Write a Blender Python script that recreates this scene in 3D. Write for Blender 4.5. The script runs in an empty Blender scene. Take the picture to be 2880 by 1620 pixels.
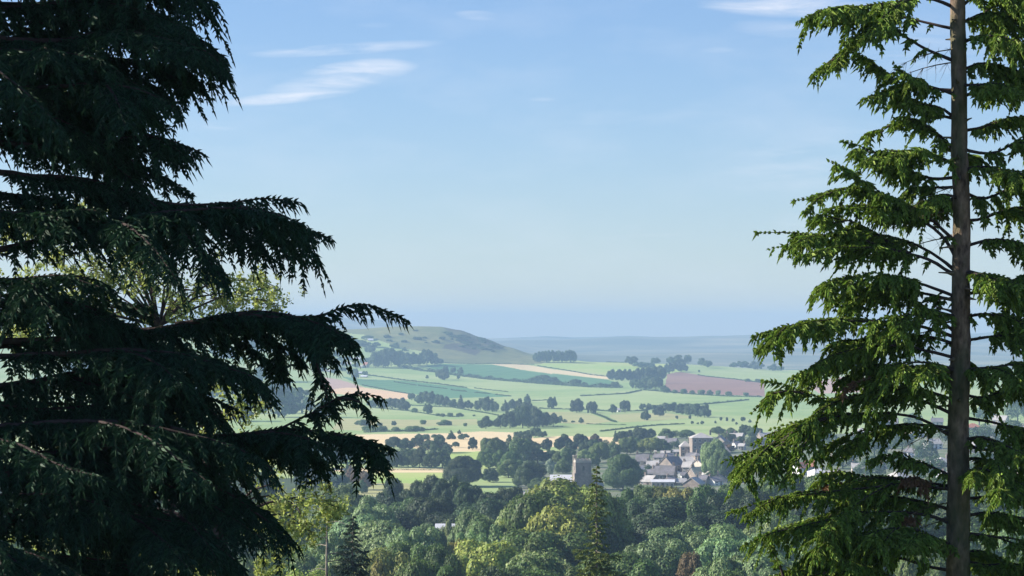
import bpy, math, random
import numpy as np
from math import radians as R
from mathutils import Vector, Matrix

random.seed(7)
rng = np.random.default_rng(7)
SC = bpy.context.scene
COL = SC.collection

# ------------------------------------------------------------------ camera
F = 1440 / math.tan(R(11.0))          # focal length in photograph pixels (2880 wide)
HY = 930.0                            # row of the eye level
PITCH = math.atan((HY - 810) / F)
cam_d = bpy.data.cameras.new('camera')
cam = bpy.data.objects.new('camera', cam_d)
COL.objects.link(cam)
cam_d.sensor_width = 36
cam_d.lens = 18 / math.tan(R(11.0))
cam_d.clip_start = 0.1
cam_d.clip_end = 60000
cam.rotation_euler = (R(90) + PITCH, 0, 0)
SC.camera = cam

def ray(x, y):
    a = (x - 1440) / F; b = (810 - y) / F
    c, s = math.cos(PITCH), math.sin(PITCH)
    k = c - b * s
    return a / k, (s + b * c) / k
def P(x, y, d):
    u, v = ray(x, y)
    return Vector((u * d, d, v * d))

# frames of the close views the layout was measured in -> photograph pixels
def Z1(u, v): return 850 + u / 3.677, 860 + v / 3.677
def Z2(u, v): return 1450 + u / 3.22, 860 + v / 3.22
def Z3(u, v): return 800 + u / 3.22, 1170 + v / 3.22
def Z4(u, v): return 1450 + u / 3.22, 1170 + v / 3.22
def Z5(u, v): return 1750 + u / 7.155, 1180 + v / 7.155
def Z6(u, v): return 850 + u / 7.155, 950 + v / 7.155
def W(u, v): return u * 1.118, v * 1.118

# ------------------------------------------------------------------ terrain
COLS = np.array([-2500, 600, 850, 1000, 1114, 1175, 1236, 1290, 1365, 1430, 1500, 1700, 1900, 2200, 2600, 5400], float)
NEAR_D = np.array([-80, 0, 3, 24, 32, 60, 100, 200, 350, 600, 1000], float)
NEAR_Z = np.array([3, -1.7, -2.2, -7, -8.8, -15, -22, -38, -48, -56, -60.8], float)
def _row(vals):
    return np.array(vals, float)
FAR_D = [1000, 1400, 1800, 2300, 2800, 3300, 3500, 3600, 3700, 3800, 3900, 4100, 4500, 5500, 7000, 8500, 10000, 11500]
#            -2500  600   850  1000  1114  1175  1236  1290  1365  1430  1500  1700  1900  2200  2600  5400
FAR_Y = np.array([
    _row([1380] * 16),
    _row([1246] * 16),
    _row([1196] * 16),
    _row([1146] * 16),
    _row([1092, 1092, 1092, 1096, 1098, 1098, 1098, 1098, 1098, 1098, 1098, 1094, 1092, 1090, 1088, 1085]),
    _row([1030, 1030, 1034, 1040, 1042, 1044, 1046, 1048, 1050, 1052, 1054, 1056, 1060, 1062, 1062, 1060]),
    _row([ 985,  985,  990, 1000, 1004, 1008, 1012, 1016, 1022, 1026, 1030, 1034, 1040, 1048, 1048, 1045]),
    _row([ 960,  960,  965,  975,  980,  985,  990,  996, 1004, 1008, 1012, 1018, 1024, 1041, 1041, 1038]),
    _row([ 940,  940,  945,  948,  945,  945,  950,  960,  976,  990, 1000, 1020, 1027, 1043, 1043, 1040]),
    _row([ 925,  925,  933,  925,  917,  916,  917,  926,  951,  975,  996, 1024, 1030, 1045, 1045, 1042]),
    _row([ 925,  925,  933,  925,  918,  917,  918,  928,  953,  976,  998, 1030, 1035, 1050, 1050, 1046]),
    _row([ 940,  940,  945,  940,  940,  940,  940,  945,  965,  990, 1010, 1040, 1045, 1056, 1056, 1052]),
    _row([ 970,  970,  975,  975,  975,  975,  975,  975,  985, 1000, 1015, 1035, 1038, 1045, 1045, 1042]),
    _row([ 985,  985,  985,  985,  985,  985,  985,  985,  990,  995, 1000, 1010, 1012, 1012, 1012, 1010]),
    _row([ 940,  940,  945,  950,  955,  960,  962,  968,  975,  980,  985,  985,  983,  980,  980, 975]),
    _row([ 888,  890,  893,  900,  909,  930,  950,  954,  955,  954,  956,  950,  952,  946,  943, 935]),
    _row([ 895,  897,  899,  908,  915,  935,  955,  958,  958,  957,  958,  953,  955,  948,  946, 940]),
    _row([ 900,  910,  920,  930,  940,  950,  965,  966,  966,  965,  966,  960,  962,  955,  953, 950]),
])
FD = np.array(FAR_D, float)
DEP = (HY - FAR_Y) / F                 # slope of sight, positive = above eye
_g = [(rng.uniform(0.6, 1.6), rng.uniform(0, 6.28), rng.uniform(0, 6.28)) for _ in range(10)]
def undul(X, Y):
    z = np.zeros_like(X)
    for i, (k, a, ph) in enumerate(_g):
        w = 0.004 * k * (1 + i * 0.6)
        z += np.sin((X * math.cos(a) + Y * math.sin(a)) * w + ph) / (1 + i * 0.8)
    return z
_fine_d = np.unique(np.concatenate([np.geomspace(1000, 11500, 500), np.arange(3300, 4200, 10)]))
_tab = np.empty((len(_fine_d), len(COLS)))
for c in range(len(COLS)):
    raw = np.interp(_fine_d, FD, DEP[:, c] * FD)
    k = np.exp(-0.5 * (np.arange(-6, 7) / 2.5) ** 2); k /= k.sum()
    pad = np.pad(raw, 6, mode='edge')
    _tab[:, c] = np.convolve(pad, k, 'valid')
def T(X, Y):
    """height of the ground"""
    X = np.atleast_1d(np.asarray(X, float)); Y = np.atleast_1d(np.asarray(Y, float))
    Ys = np.maximum(Y, 200.0)
    px = np.clip(1440 + F * X / Ys, COLS[0], COLS[-1] - 1)
    j = np.clip(np.searchsorted(COLS, px, 'right') - 1, 0, len(COLS) - 2)
    f = (px - COLS[j]) / (COLS[j + 1] - COLS[j]); f = f * f * (3 - 2 * f) * 0.5 + f * 0.5
    yy = np.clip(Y, _fine_d[0], _fine_d[-1] - 1e-3)
    i = np.clip(np.searchsorted(_fine_d, yy, 'right') - 1, 0, len(_fine_d) - 2)
    g = (yy - _fine_d[i]) / (_fine_d[i + 1] - _fine_d[i])
    za = _tab[i, j] * (1 - f) + _tab[i, j + 1] * f
    zb = _tab[i + 1, j] * (1 - f) + _tab[i + 1, j + 1] * f
    far = za * (1 - g) + zb * g
    near = np.interp(Y, NEAR_D, NEAR_Z)
    z = np.where(Y > 1000, far, near)
    amp = np.interp(Y, [0, 100, 600, 3000, 3600, 5000, 8000], [0.05, 0.6, 0.5, 0.8, 1.6, 7, 22])
    return z + undul(X, Y) * amp * 0.35
def t1(x, y): return float(T(x, y)[0])
_march = np.concatenate([np.arange(880, 1500, 1.5), np.geomspace(1500, 3400, 700), np.arange(3400, 4150, 1.5)])
def gp(x, y, lo=880):
    """ground point seen at photograph pixel x, y"""
    u, v = ray(x, y)
    z = T(u * _march, _march)
    ok = (z >= v * _march) & (_march >= lo)
    k = int(np.argmax(ok)) if ok.any() else int(np.argmin(np.abs(z - v * _march)))
    d = float(_march[k])
    return Vector((u * d, d, float(z[k]))), d

# ------------------------------------------------------------------ helpers
def tag(o, label=None, cat=None, group=None, kind=None):
    if label: o['label'] = label
    if cat: o['category'] = cat
    if group: o['group'] = group
    if kind: o['kind'] = kind
    return o
def mesh_np(name, V, Q, smooth=False, mat=None):
    """V (n,3), Q (m,4) or (m,3) arrays -> mesh"""
    V = np.ascontiguousarray(V, np.float32); Q = np.ascontiguousarray(Q, np.int32)
    me = bpy.data.meshes.new(name)
    m, k = Q.shape
    me.vertices.add(len(V)); me.vertices.foreach_set('co', V.ravel())
    me.loops.add(m * k); me.loops.foreach_set('vertex_index', Q.ravel())
    me.polygons.add(m)
    me.polygons.foreach_set('loop_start', np.arange(0, m * k, k, dtype=np.int32))
    me.polygons.foreach_set('loop_total', np.full(m, k, np.int32))
    if smooth: me.polygons.foreach_set('use_smooth', np.ones(m, bool))
    me.update(calc_edges=True)
    if mat: me.materials.append(mat)
    return me
def put(name, me, parent=None, loc=None):
    o = bpy.data.objects.new(name, me); COL.objects.link(o)
    if parent: o.parent = parent
    if loc is not None: o.location = loc
    return o
def empty(name, loc, rz=0):
    o = bpy.data.objects.new(name, None); COL.objects.link(o)
    o.location = loc; o.rotation_euler = (0, 0, rz); o.empty_display_size = 0.3
    return o
class MB:
    def __init__(s): s.v = []; s.f = []
    def add(s, vs, fs):
        b = len(s.v); s.v += [tuple(p) for p in vs]; s.f += [tuple(i + b for i in f) for f in fs]
    def box(s, x0, x1, y0, y1, z0, z1):
        s.add([(x0,y0,z0),(x1,y0,z0),(x1,y1,z0),(x0,y1,z0),(x0,y0,z1),(x1,y0,z1),(x1,y1,z1),(x0,y1,z1)],
              [(0,3,2,1),(4,5,6,7),(0,1,5,4),(1,2,6,5),(2,3,7,6),(3,0,4,7)])
    def build(s, name, mat, parent=None):
        me = bpy.data.meshes.new(name); me.from_pydata(s.v, [], s.f); me.materials.append(mat); me.update()
        return put(name, me, parent)
def norm(a):
    return a / np.maximum(np.linalg.norm(a, axis=-1, keepdims=True), 1e-9)
def tube_np(pts, rad, n=6, wob=0.0, r=rng):
    pts = np.asarray(pts, float); m = len(pts); rad = np.asarray(rad, float)
    tan = norm(np.gradient(pts, axis=0))
    ref = np.array([0, 0, 1.0]) if abs(tan[:, 2]).mean() < 0.8 else np.array([1.0, 0, 0])
    a = norm(np.cross(tan, ref)); b = np.cross(tan, a)
    th = np.linspace(0, 2 * np.pi, n, endpoint=False)
    rr = rad[:, None] * (1 + wob * r.standard_normal((m, n)))
    V = pts[:, None] + rr[..., None] * (a[:, None] * np.cos(th)[None, :, None] + b[:, None] * np.sin(th)[None, :, None])
    V = V.reshape(-1, 3)
    i = np.arange(m - 1)[:, None] * n; j = np.arange(n)[None]
    Q = np.stack([i + j, i + (j + 1) % n, i + n + (j + 1) % n, i + n + j], -1).reshape(-1, 4)
    return V, Q
def join(parts):
    V, Q, b = [], [], 0
    for v, q in parts:
        if len(v) == 0: continue
        V.append(v); Q.append(q + b); b += len(v)
    return np.concatenate(V), np.concatenate(Q)

# ------------------------------------------------------------------ materials
def nt(name):
    m = bpy.data.materials.new(name); m.use_nodes = True
    n = m.node_tree; n.nodes.clear()
    out = n.nodes.new('ShaderNodeOutputMaterial')
    return m, n, out
def N(n, t, **kw):
    o = n.nodes.new(t)
    for k, v in kw.items():
        if k in o.inputs: o.inputs[k].default_value = v
        else: setattr(o, k, v)
    return o
def mixc(n, fac, a, b, mode='MIX'):
    o = n.nodes.new('ShaderNodeMix'); o.data_type = 'RGBA'; o.blend_type = mode
    for idx, val in ((0, fac), (6, a), (7, b)):
        if hasattr(val, 'is_linked') or isinstance(val, bpy.types.NodeSocket): n.links.new(val, o.inputs[idx])
        elif idx == 0: o.inputs[0].default_value = val
        else: o.inputs[idx].default_value = (*val, 1) if len(val) == 3 else val
    return o.outputs[2]
def ramp(n, src, stops):
    r = n.nodes.new('ShaderNodeValToRGB'); n.links.new(src, r.inputs[0])
    e = r.color_ramp.elements
    while len(e) < len(stops): e.new(0.5)
    for i, (p, c) in enumerate(stops):
        e[i].position = p; e[i].color = (*c, 1) if len(c) == 3 else c
    return r.outputs[0]
def leaf_mat(name, trans=0.3, vary=0.45, use_obj=True, base=(0.06, 0.1, 0.03), tip=None, gloss=0.25):
    m, n, out = nt(name)
    g = N(n, 'ShaderNodeNewGeometry')
    if use_obj:
        oi = N(n, 'ShaderNodeObjectInfo'); col = oi.outputs['Color']
    else:
        rgb = N(n, 'ShaderNodeRGB'); rgb.outputs[0].default_value = (*base, 1); col = rgb.outputs[0]
    hs = N(n, 'ShaderNodeHueSaturation')
    mr = N(n, 'ShaderNodeMapRange'); mr.inputs[3].default_value = 1 - vary; mr.inputs[4].default_value = 1 + vary
    n.links.new(g.outputs['Random Per Island'], mr.inputs[0]); n.links.new(mr.outputs[0], hs.inputs['Value'])
    m2 = N(n, 'ShaderNodeMath', operation='MULTIPLY'); m2.inputs[1].default_value = 7.31
    fr = N(n, 'ShaderNodeMath', operation='FRACT'); n.links.new(g.outputs['Random Per Island'], m2.inputs[0]); n.links.new(m2.outputs[0], fr.inputs[0])
    mh = N(n, 'ShaderNodeMapRange'); mh.inputs[3].default_value = 0.475; mh.inputs[4].default_value = 0.515
    n.links.new(fr.outputs[0], mh.inputs[0]); n.links.new(mh.outputs[0], hs.inputs['Hue'])
    n.links.new(col, hs.inputs['Color']); c = hs.outputs[0]
    d = N(n, 'ShaderNodeBsdfPrincipled'); d.inputs['Roughness'].default_value = 0.55
    d.inputs['Specular IOR Level'].default_value = gloss
    n.links.new(c, d.inputs['Base Color'])
    t = N(n, 'ShaderNodeBsdfTranslucent')
    n.links.new(mixc(n, 0.5, c, (0.9, 1.0, 0.25), 'MULTIPLY'), t.inputs[0])
    mx = N(n, 'ShaderNodeMixShader'); mx.inputs[0].default_value = trans
    n.links.new(d.outputs[0], mx.inputs[1]); n.links.new(t.outputs[0], mx.inputs[2]); n.links.new(mx.outputs[0], out.inputs[0])
    return m
def noise_mat(name, c0, c1, scale=1.0, rough=0.9, c2=None, scale2=0.1, bump=0.0, detail=6, stretch=None, wave=None, coord='Object'):
    m, n, out = nt(name)
    tc = N(n, 'ShaderNodeTexCoord'); co = tc.outputs[coord]
    if stretch:
        mp = N(n, 'ShaderNodeMapping'); mp.inputs['Scale'].default_value = stretch; n.links.new(co, mp.inputs[0]); co = mp.outputs[0]
    a = N(n, 'ShaderNodeTexNoise', Scale=scale, Detail=float(detail), Roughness=0.6); n.links.new(co, a.inputs['Vector'])
    c = ramp(n, a.outputs[0], [(0.32, c0), (0.68, c1)])
    if c2:
        b = N(n, 'ShaderNodeTexNoise', Scale=scale2, Detail=5.0, Roughness=0.6); n.links.new(co, b.inputs['Vector'])
        f = ramp(n, b.outputs[0], [(0.42, (0, 0, 0)), (0.62, (1, 1, 1))])
        c = mixc(n, f, c, c2)
    if wave:
        ws, wa, wc = wave
        w = N(n, 'ShaderNodeTexWave', Scale=ws, Distortion=1.5, Detail=2.0)
        mp = N(n, 'ShaderNodeMapping'); mp.inputs['Rotation'].default_value = (0, 0, wa); n.links.new(tc.outputs[coord], mp.inputs[0])
        n.links.new(mp.outputs[0], w.inputs['Vector'])
        c = mixc(n, ramp(n, w.outputs[0], [(0.3, (0, 0, 0)), (0.8, (0.7, 0.7, 0.7))]), c, wc)
    d = N(n, 'ShaderNodeBsdfPrincipled'); d.inputs['Roughness'].default_value = rough; d.inputs['Specular IOR Level'].default_value = 0.2
    n.links.new(c, d.inputs['Base Color'])
    if bump:
        bp = N(n, 'ShaderNodeBump', Strength=bump); bp.inputs['Distance'].default_value = 0.03
        n.links.new(a.outputs[0], bp.inputs['Height']); n.links.new(bp.outputs[0], d.inputs['Normal'])
    n.links.new(d.outputs[0], out.inputs[0])
    return m

M = {}
M['leaf'] = leaf_mat('broad_leaves', 0.32, 0.42)
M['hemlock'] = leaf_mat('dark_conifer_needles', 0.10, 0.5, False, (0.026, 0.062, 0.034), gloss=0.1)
M['spruce'] = leaf_mat('green_spruce_needles', 0.25, 0.6, False, (0.165, 0.25, 0.045), gloss=0.15)
M['rust'] = leaf_mat('dead_brown_needles', 0.1, 0.4, False, (0.20, 0.115, 0.055))
M['birch'] = leaf_mat('yellow_birch_leaves', 0.55, 0.5, False, (0.34, 0.39, 0.15))
M['needle_far'] = leaf_mat('conifer_needles', 0.1, 0.4, True)
M['bark'] = noise_mat('grey_brown_bark', (0.07, 0.045, 0.035), (0.36, 0.25, 0.18), 14, 0.95, (0.09, 0.10, 0.05), 1.6, 1.0, stretch=(1, 1, 0.45))
M['bark_dark'] = noise_mat('dark_bark', (0.03, 0.022, 0.022), (0.075, 0.055, 0.05), 9, 0.95, None, 1, 0.6)
M['bark_pale'] = noise_mat('pale_bark', (0.2, 0.17, 0.14), (0.38, 0.33, 0.27), 5, 0.95, (0.12, 0.1, 0.08), 2, 0.3)
M['bark_far'] = noise_mat('plain_bark', (0.06, 0.05, 0.04), (0.13, 0.11, 0.09), 3, 0.95)
G = lambda nm, a, b, c, s=0.05, s2=0.006, wave=None: noise_mat(nm, a, b, s, 1.0, c, s2, 0.0, wave=wave)
M['pasture'] = G('pasture_grass', (0.21, 0.31, 0.10), (0.29, 0.39, 0.13), (0.36, 0.42, 0.17), 0.03, 0.006)
M['meadow'] = G('bright_meadow', (0.240, 0.396, 0.084), (0.324, 0.480, 0.108), (0.396, 0.456, 0.144))
M['teal'] = G('rich_grass', (0.055, 0.16, 0.06), (0.075, 0.20, 0.07), (0.09, 0.21, 0.08), wave=(0.014, 0.4, (0.10, 0.22, 0.09)))
M['upland'] = G('upland_grass', (0.125, 0.135, 0.045), (0.225, 0.215, 0.075), (0.115, 0.14, 0.05), 0.045, 0.009)
M['scrub'] = G('heather_scrub', (0.045, 0.035, 0.03), (0.10, 0.08, 0.05), (0.12, 0.115, 0.05), 0.06, 0.015)
M['straw'] = G('cut_straw', (0.694, 0.515, 0.269), (0.874, 0.672, 0.370), (0.739, 0.582, 0.336), wave=(0.02, 1.3, (0.560, 0.448, 0.246)))
M['orange'] = G('ripe_corn', (0.672, 0.426, 0.190), (0.829, 0.560, 0.280), (0.694, 0.470, 0.269))
M['plough'] = G('ploughed_earth', (0.24, 0.12, 0.085), (0.30, 0.16, 0.11), (0.33, 0.18, 0.13), wave=(0.018, 1.0, (0.22, 0.12, 0.09)))
M['pinkish'] = G('dry_stubble', (0.42, 0.26, 0.20), (0.5, 0.33, 0.25), (0.46, 0.3, 0.22))
M['dry'] = G('dry_grass', (0.324, 0.324, 0.132), (0.432, 0.408, 0.180), (0.288, 0.336, 0.120))
M['garden'] = G('garden_ground', (0.07, 0.11, 0.045), (0.13, 0.17, 0.07), (0.22, 0.22, 0.16), 0.12, 0.05)
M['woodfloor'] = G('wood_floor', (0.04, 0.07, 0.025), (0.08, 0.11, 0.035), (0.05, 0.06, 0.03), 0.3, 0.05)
M['moor'] = G('far_moor', (0.10, 0.12, 0.07), (0.34, 0.30, 0.17), (0.08, 0.10, 0.06), 0.004, 0.0018)
M['stone'] = noise_mat('weathered_stone', (0.22, 0.18, 0.15), (0.36, 0.30, 0.25), 1.4, 0.95, (0.2, 0.17, 0.15), 0.3, 0.3)
M['stone_pale'] = noise_mat('pale_stone', (0.50, 0.44, 0.36), (0.62, 0.56, 0.47), 1.4, 0.95, (0.42, 0.36, 0.3), 0.3)
M['render'] = noise_mat('white_render', (0.70, 0.69, 0.66), (0.8, 0.79, 0.76), 0.8, 0.9)
M['slate'] = noise_mat('grey_slate', (0.15, 0.14, 0.15), (0.30, 0.275, 0.29), 2.5, 0.6, (0.17, 0.16, 0.15), 0.4)
M['slate_pale'] = noise_mat('pale_roof_slabs', (0.42, 0.39, 0.37), (0.55, 0.52, 0.49), 2.0, 0.7, (0.38, 0.36, 0.33), 0.4)
M['roof_lead'] = noise_mat('light_metal_roof', (0.58, 0.58, 0.6), (0.7, 0.7, 0.72), 0.8, 0.5)
M['red_tile'] = noise_mat('red_tiles', (0.34, 0.13, 0.08), (0.45, 0.2, 0.13), 2.0, 0.8)
M['pot'] = noise_mat('clay_pots', (0.3, 0.2, 0.14), (0.4, 0.27, 0.2), 4, 0.9)
def glass_dark():
    m, n, out = nt('dark_window_glass')
    d = N(n, 'ShaderNodeBsdfPrincipled'); d.inputs['Base Color'].default_value = (0.03, 0.035, 0.045, 1); d.inputs['Roughness'].default_value = 0.15
    n.links.new(d.outputs[0], out.inputs[0]); return m
M['glass'] = glass_dark()
M['frame'] = noise_mat('painted_frame', (0.62, 0.62, 0.6), (0.72, 0.72, 0.7), 4, 0.6)

# ------------------------------------------------------------------ ground, cut into its fields
POLY = [   # later entries lie on top
    ('garden', 'gardens', [Z4(*p) for p in [(20,330),(480,330),(900,240),(1500,190),(2600,180),(4600,60),(4600,760),(20,760)]]),
    ('upland', 'hillside', [Z1(*p) for p in [(-900,-300),(1500,-300),(2600,300),(2520,600),(1950,598),(1450,590),(1290,480),(1000,430),(640,300),(-900,150)]]),
    ('scrub', 'heath', [Z1(*p) for p in [(1410,190),(1600,215),(1900,310),(2100,420),(2040,455),(1860,462),(1790,515),(1640,470),(1450,440),(1480,400),(1640,378),(1560,300)]]),
    ('teal', 'field', [Z1(*p) for p in [(1250,615),(1460,600),(1980,610),(2576,718),(2700,740),(2900,800),(2576,810),(1900,762),(1520,712)]]),
    ('teal', 'field', [Z2(*p) for p in [(-60,572),(0,580),(830,668),(900,690),(960,745),(480,725),(0,690)]]),
    ('straw', 'field', [Z1(*p) for p in [(1960,602),(2300,606),(2500,640),(2580,655),(2580,705),(2000,614)]]),
    ('straw', 'field', [Z2(*p) for p in [(-10,548),(200,560),(820,632),(850,668),(0,572)]]),
    ('meadow', 'field', [Z2(*p) for p in [(200,545),(300,490),(540,480),(1000,490),(1560,490),(1560,640),(830,626)]]),
    ('pasture', 'field', [Z2(*p) for p in [(1540,490),(2600,520),(2600,760),(2240,700),(1640,622),(1540,610)]]),
    ('plough', 'field', [Z2(*p) for p in [(1375,618),(1480,598),(1640,622),(2250,700),(2260,822),(1400,782),(1350,740)]]),
    ('teal', 'field', [Z1(*p) for p in [(400,730),(640,760),(1050,775),(1700,850),(2140,940),(1500,955),(1180,915),(640,835)]]),
    ('dry', 'field', [Z2(*p) for p in [(270,960),(500,960),(700,985),(870,1050),(640,1075),(400,1060),(280,1010)]]),
    ('dry', 'field', [Z2(*p) for p in [(850,985),(1150,970),(1400,975),(1640,1010),(1300,1040),(950,1055),(860,1010)]]),
    ('pinkish', 'field', [Z1(*p) for p in [(180,730),(400,765),(640,845),(300,875),(180,840)]]),
    ('orange', 'field', [Z1(*p) for p in [(280,868),(420,848),(640,845),(1110,912),(1090,965),(880,960),(600,940),(290,900)]]),
    ('dry', 'field', [Z1(*p) for p in [(400,1165),(1300,1180),(1800,1170),(1830,1230),(1300,1250),(600,1290),(300,1280)]]),
    ('straw', 'field', [Z3(*p) for p in [(300,185),(740,165),(1490,155),(1800,138),(2100,150),(2254,190),(2254,235),(1900,330),(1500,325),(900,260),(300,250)]]),
    ('straw', 'field', [Z4(*p) for p in [(-10,204),(200,198),(400,180),(700,186),(1000,195),(900,285),(600,300),(-10,250)]]),
    ('straw', 'field', [Z4(*p) for p in [(120,322),(290,314),(280,350),(140,362)]]),
    ('meadow', 'field', [Z3(*p) for p in [(500,372),(900,362),(1500,325),(1800,318),(1850,480),(1500,420),(850,430),(500,440)]]),
    ('straw', 'field', [Z3(*p) for p in [(500,330),(900,328),(900,362),(500,366)]]),
    ('straw', 'field', [Z3(*p) for p in [(450,468),(1460,478),(1452,512),(780,508),(450,500)]]),
    ('meadow', 'field', [Z3(*p) for p in [(640,508),(1460,512),(1480,610),(640,604)]]),
    ('dry', 'field', [Z3(*p) for p in [(640,604),(1480,610),(1400,760),(640,720)]]),
    ('pinkish', 'field', [W(*p) for p in [(2030,965),(2110,948),(2230,950),(2230,985),(2060,990)]]),
]
def inside(px, py, poly):
    res = np.zeros(px.shape, bool)
    n = len(poly)
    for i in range(n):
        x0, y0 = poly[i]; x1, y1 = poly[(i + 1) % n]
        if y0 == y1: continue
        c = ((y0 > py) != (y1 > py)) & (px < (x1 - x0) * (py - y0) / (y1 - y0) + x0)
        res ^= c
    return res
def build_ground():
    us = np.unique(np.concatenate([np.linspace(-0.75, -0.21, 30), np.arange(-0.21, -0.075, 0.0012), np.arange(-0.075, 0.115, 0.00045),
                                   np.arange(0.115, 0.21, 0.001), np.linspace(0.21, 0.75, 30)]))
    ds = np.unique(np.concatenate([np.linspace(-50, 60, 30), np.geomspace(60, 880, 70), 880 * 1.0031 ** np.arange(0, 440), np.arange(3430, 3920, 4.5),
                                   np.geomspace(3920, 11400, 110)]))
    U, D = np.meshgrid(us, ds)
    X = U * (D + 60); Y = D
    Z = T(X.ravel(), Y.ravel()).reshape(X.shape)
    V = np.stack([X, Y, Z], -1).reshape(-1, 3)
    h, w = X.shape
    i = np.arange(h - 1)[:, None] * w; j = np.arange(w - 1)[None]
    Q = np.stack([i + j, i + j + 1, i + w + j + 1, i + w + j], -1).reshape(-1, 4)
    cen = V[Q].mean(1)
    px = 1440 + F * cen[:, 0] / np.maximum(cen[:, 1], 1); py = HY - F * cen[:, 2] / np.maximum(cen[:, 1], 1)
    ident = np.zeros(len(Q), int)
    d = cen[:, 1]
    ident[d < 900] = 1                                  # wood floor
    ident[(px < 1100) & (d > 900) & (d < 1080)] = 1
    ident[d > 3860] = 2                                 # beyond the near hill
    vis = (d > 940) & (d < 3860)
    for k, (mn, nm, poly) in enumerate(POLY):
        hit = inside(px, py, poly) & vis
        if nm in ('hillside', 'heath'): hit &= d > 3250
        ident[hit] = 3 + k
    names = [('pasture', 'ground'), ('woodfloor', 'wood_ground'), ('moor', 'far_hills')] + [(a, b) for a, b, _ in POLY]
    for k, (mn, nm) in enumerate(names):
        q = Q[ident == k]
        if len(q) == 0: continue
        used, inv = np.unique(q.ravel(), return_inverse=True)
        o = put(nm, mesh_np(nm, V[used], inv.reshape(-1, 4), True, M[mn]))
        tag(o, kind='structure')
build_ground()

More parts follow.
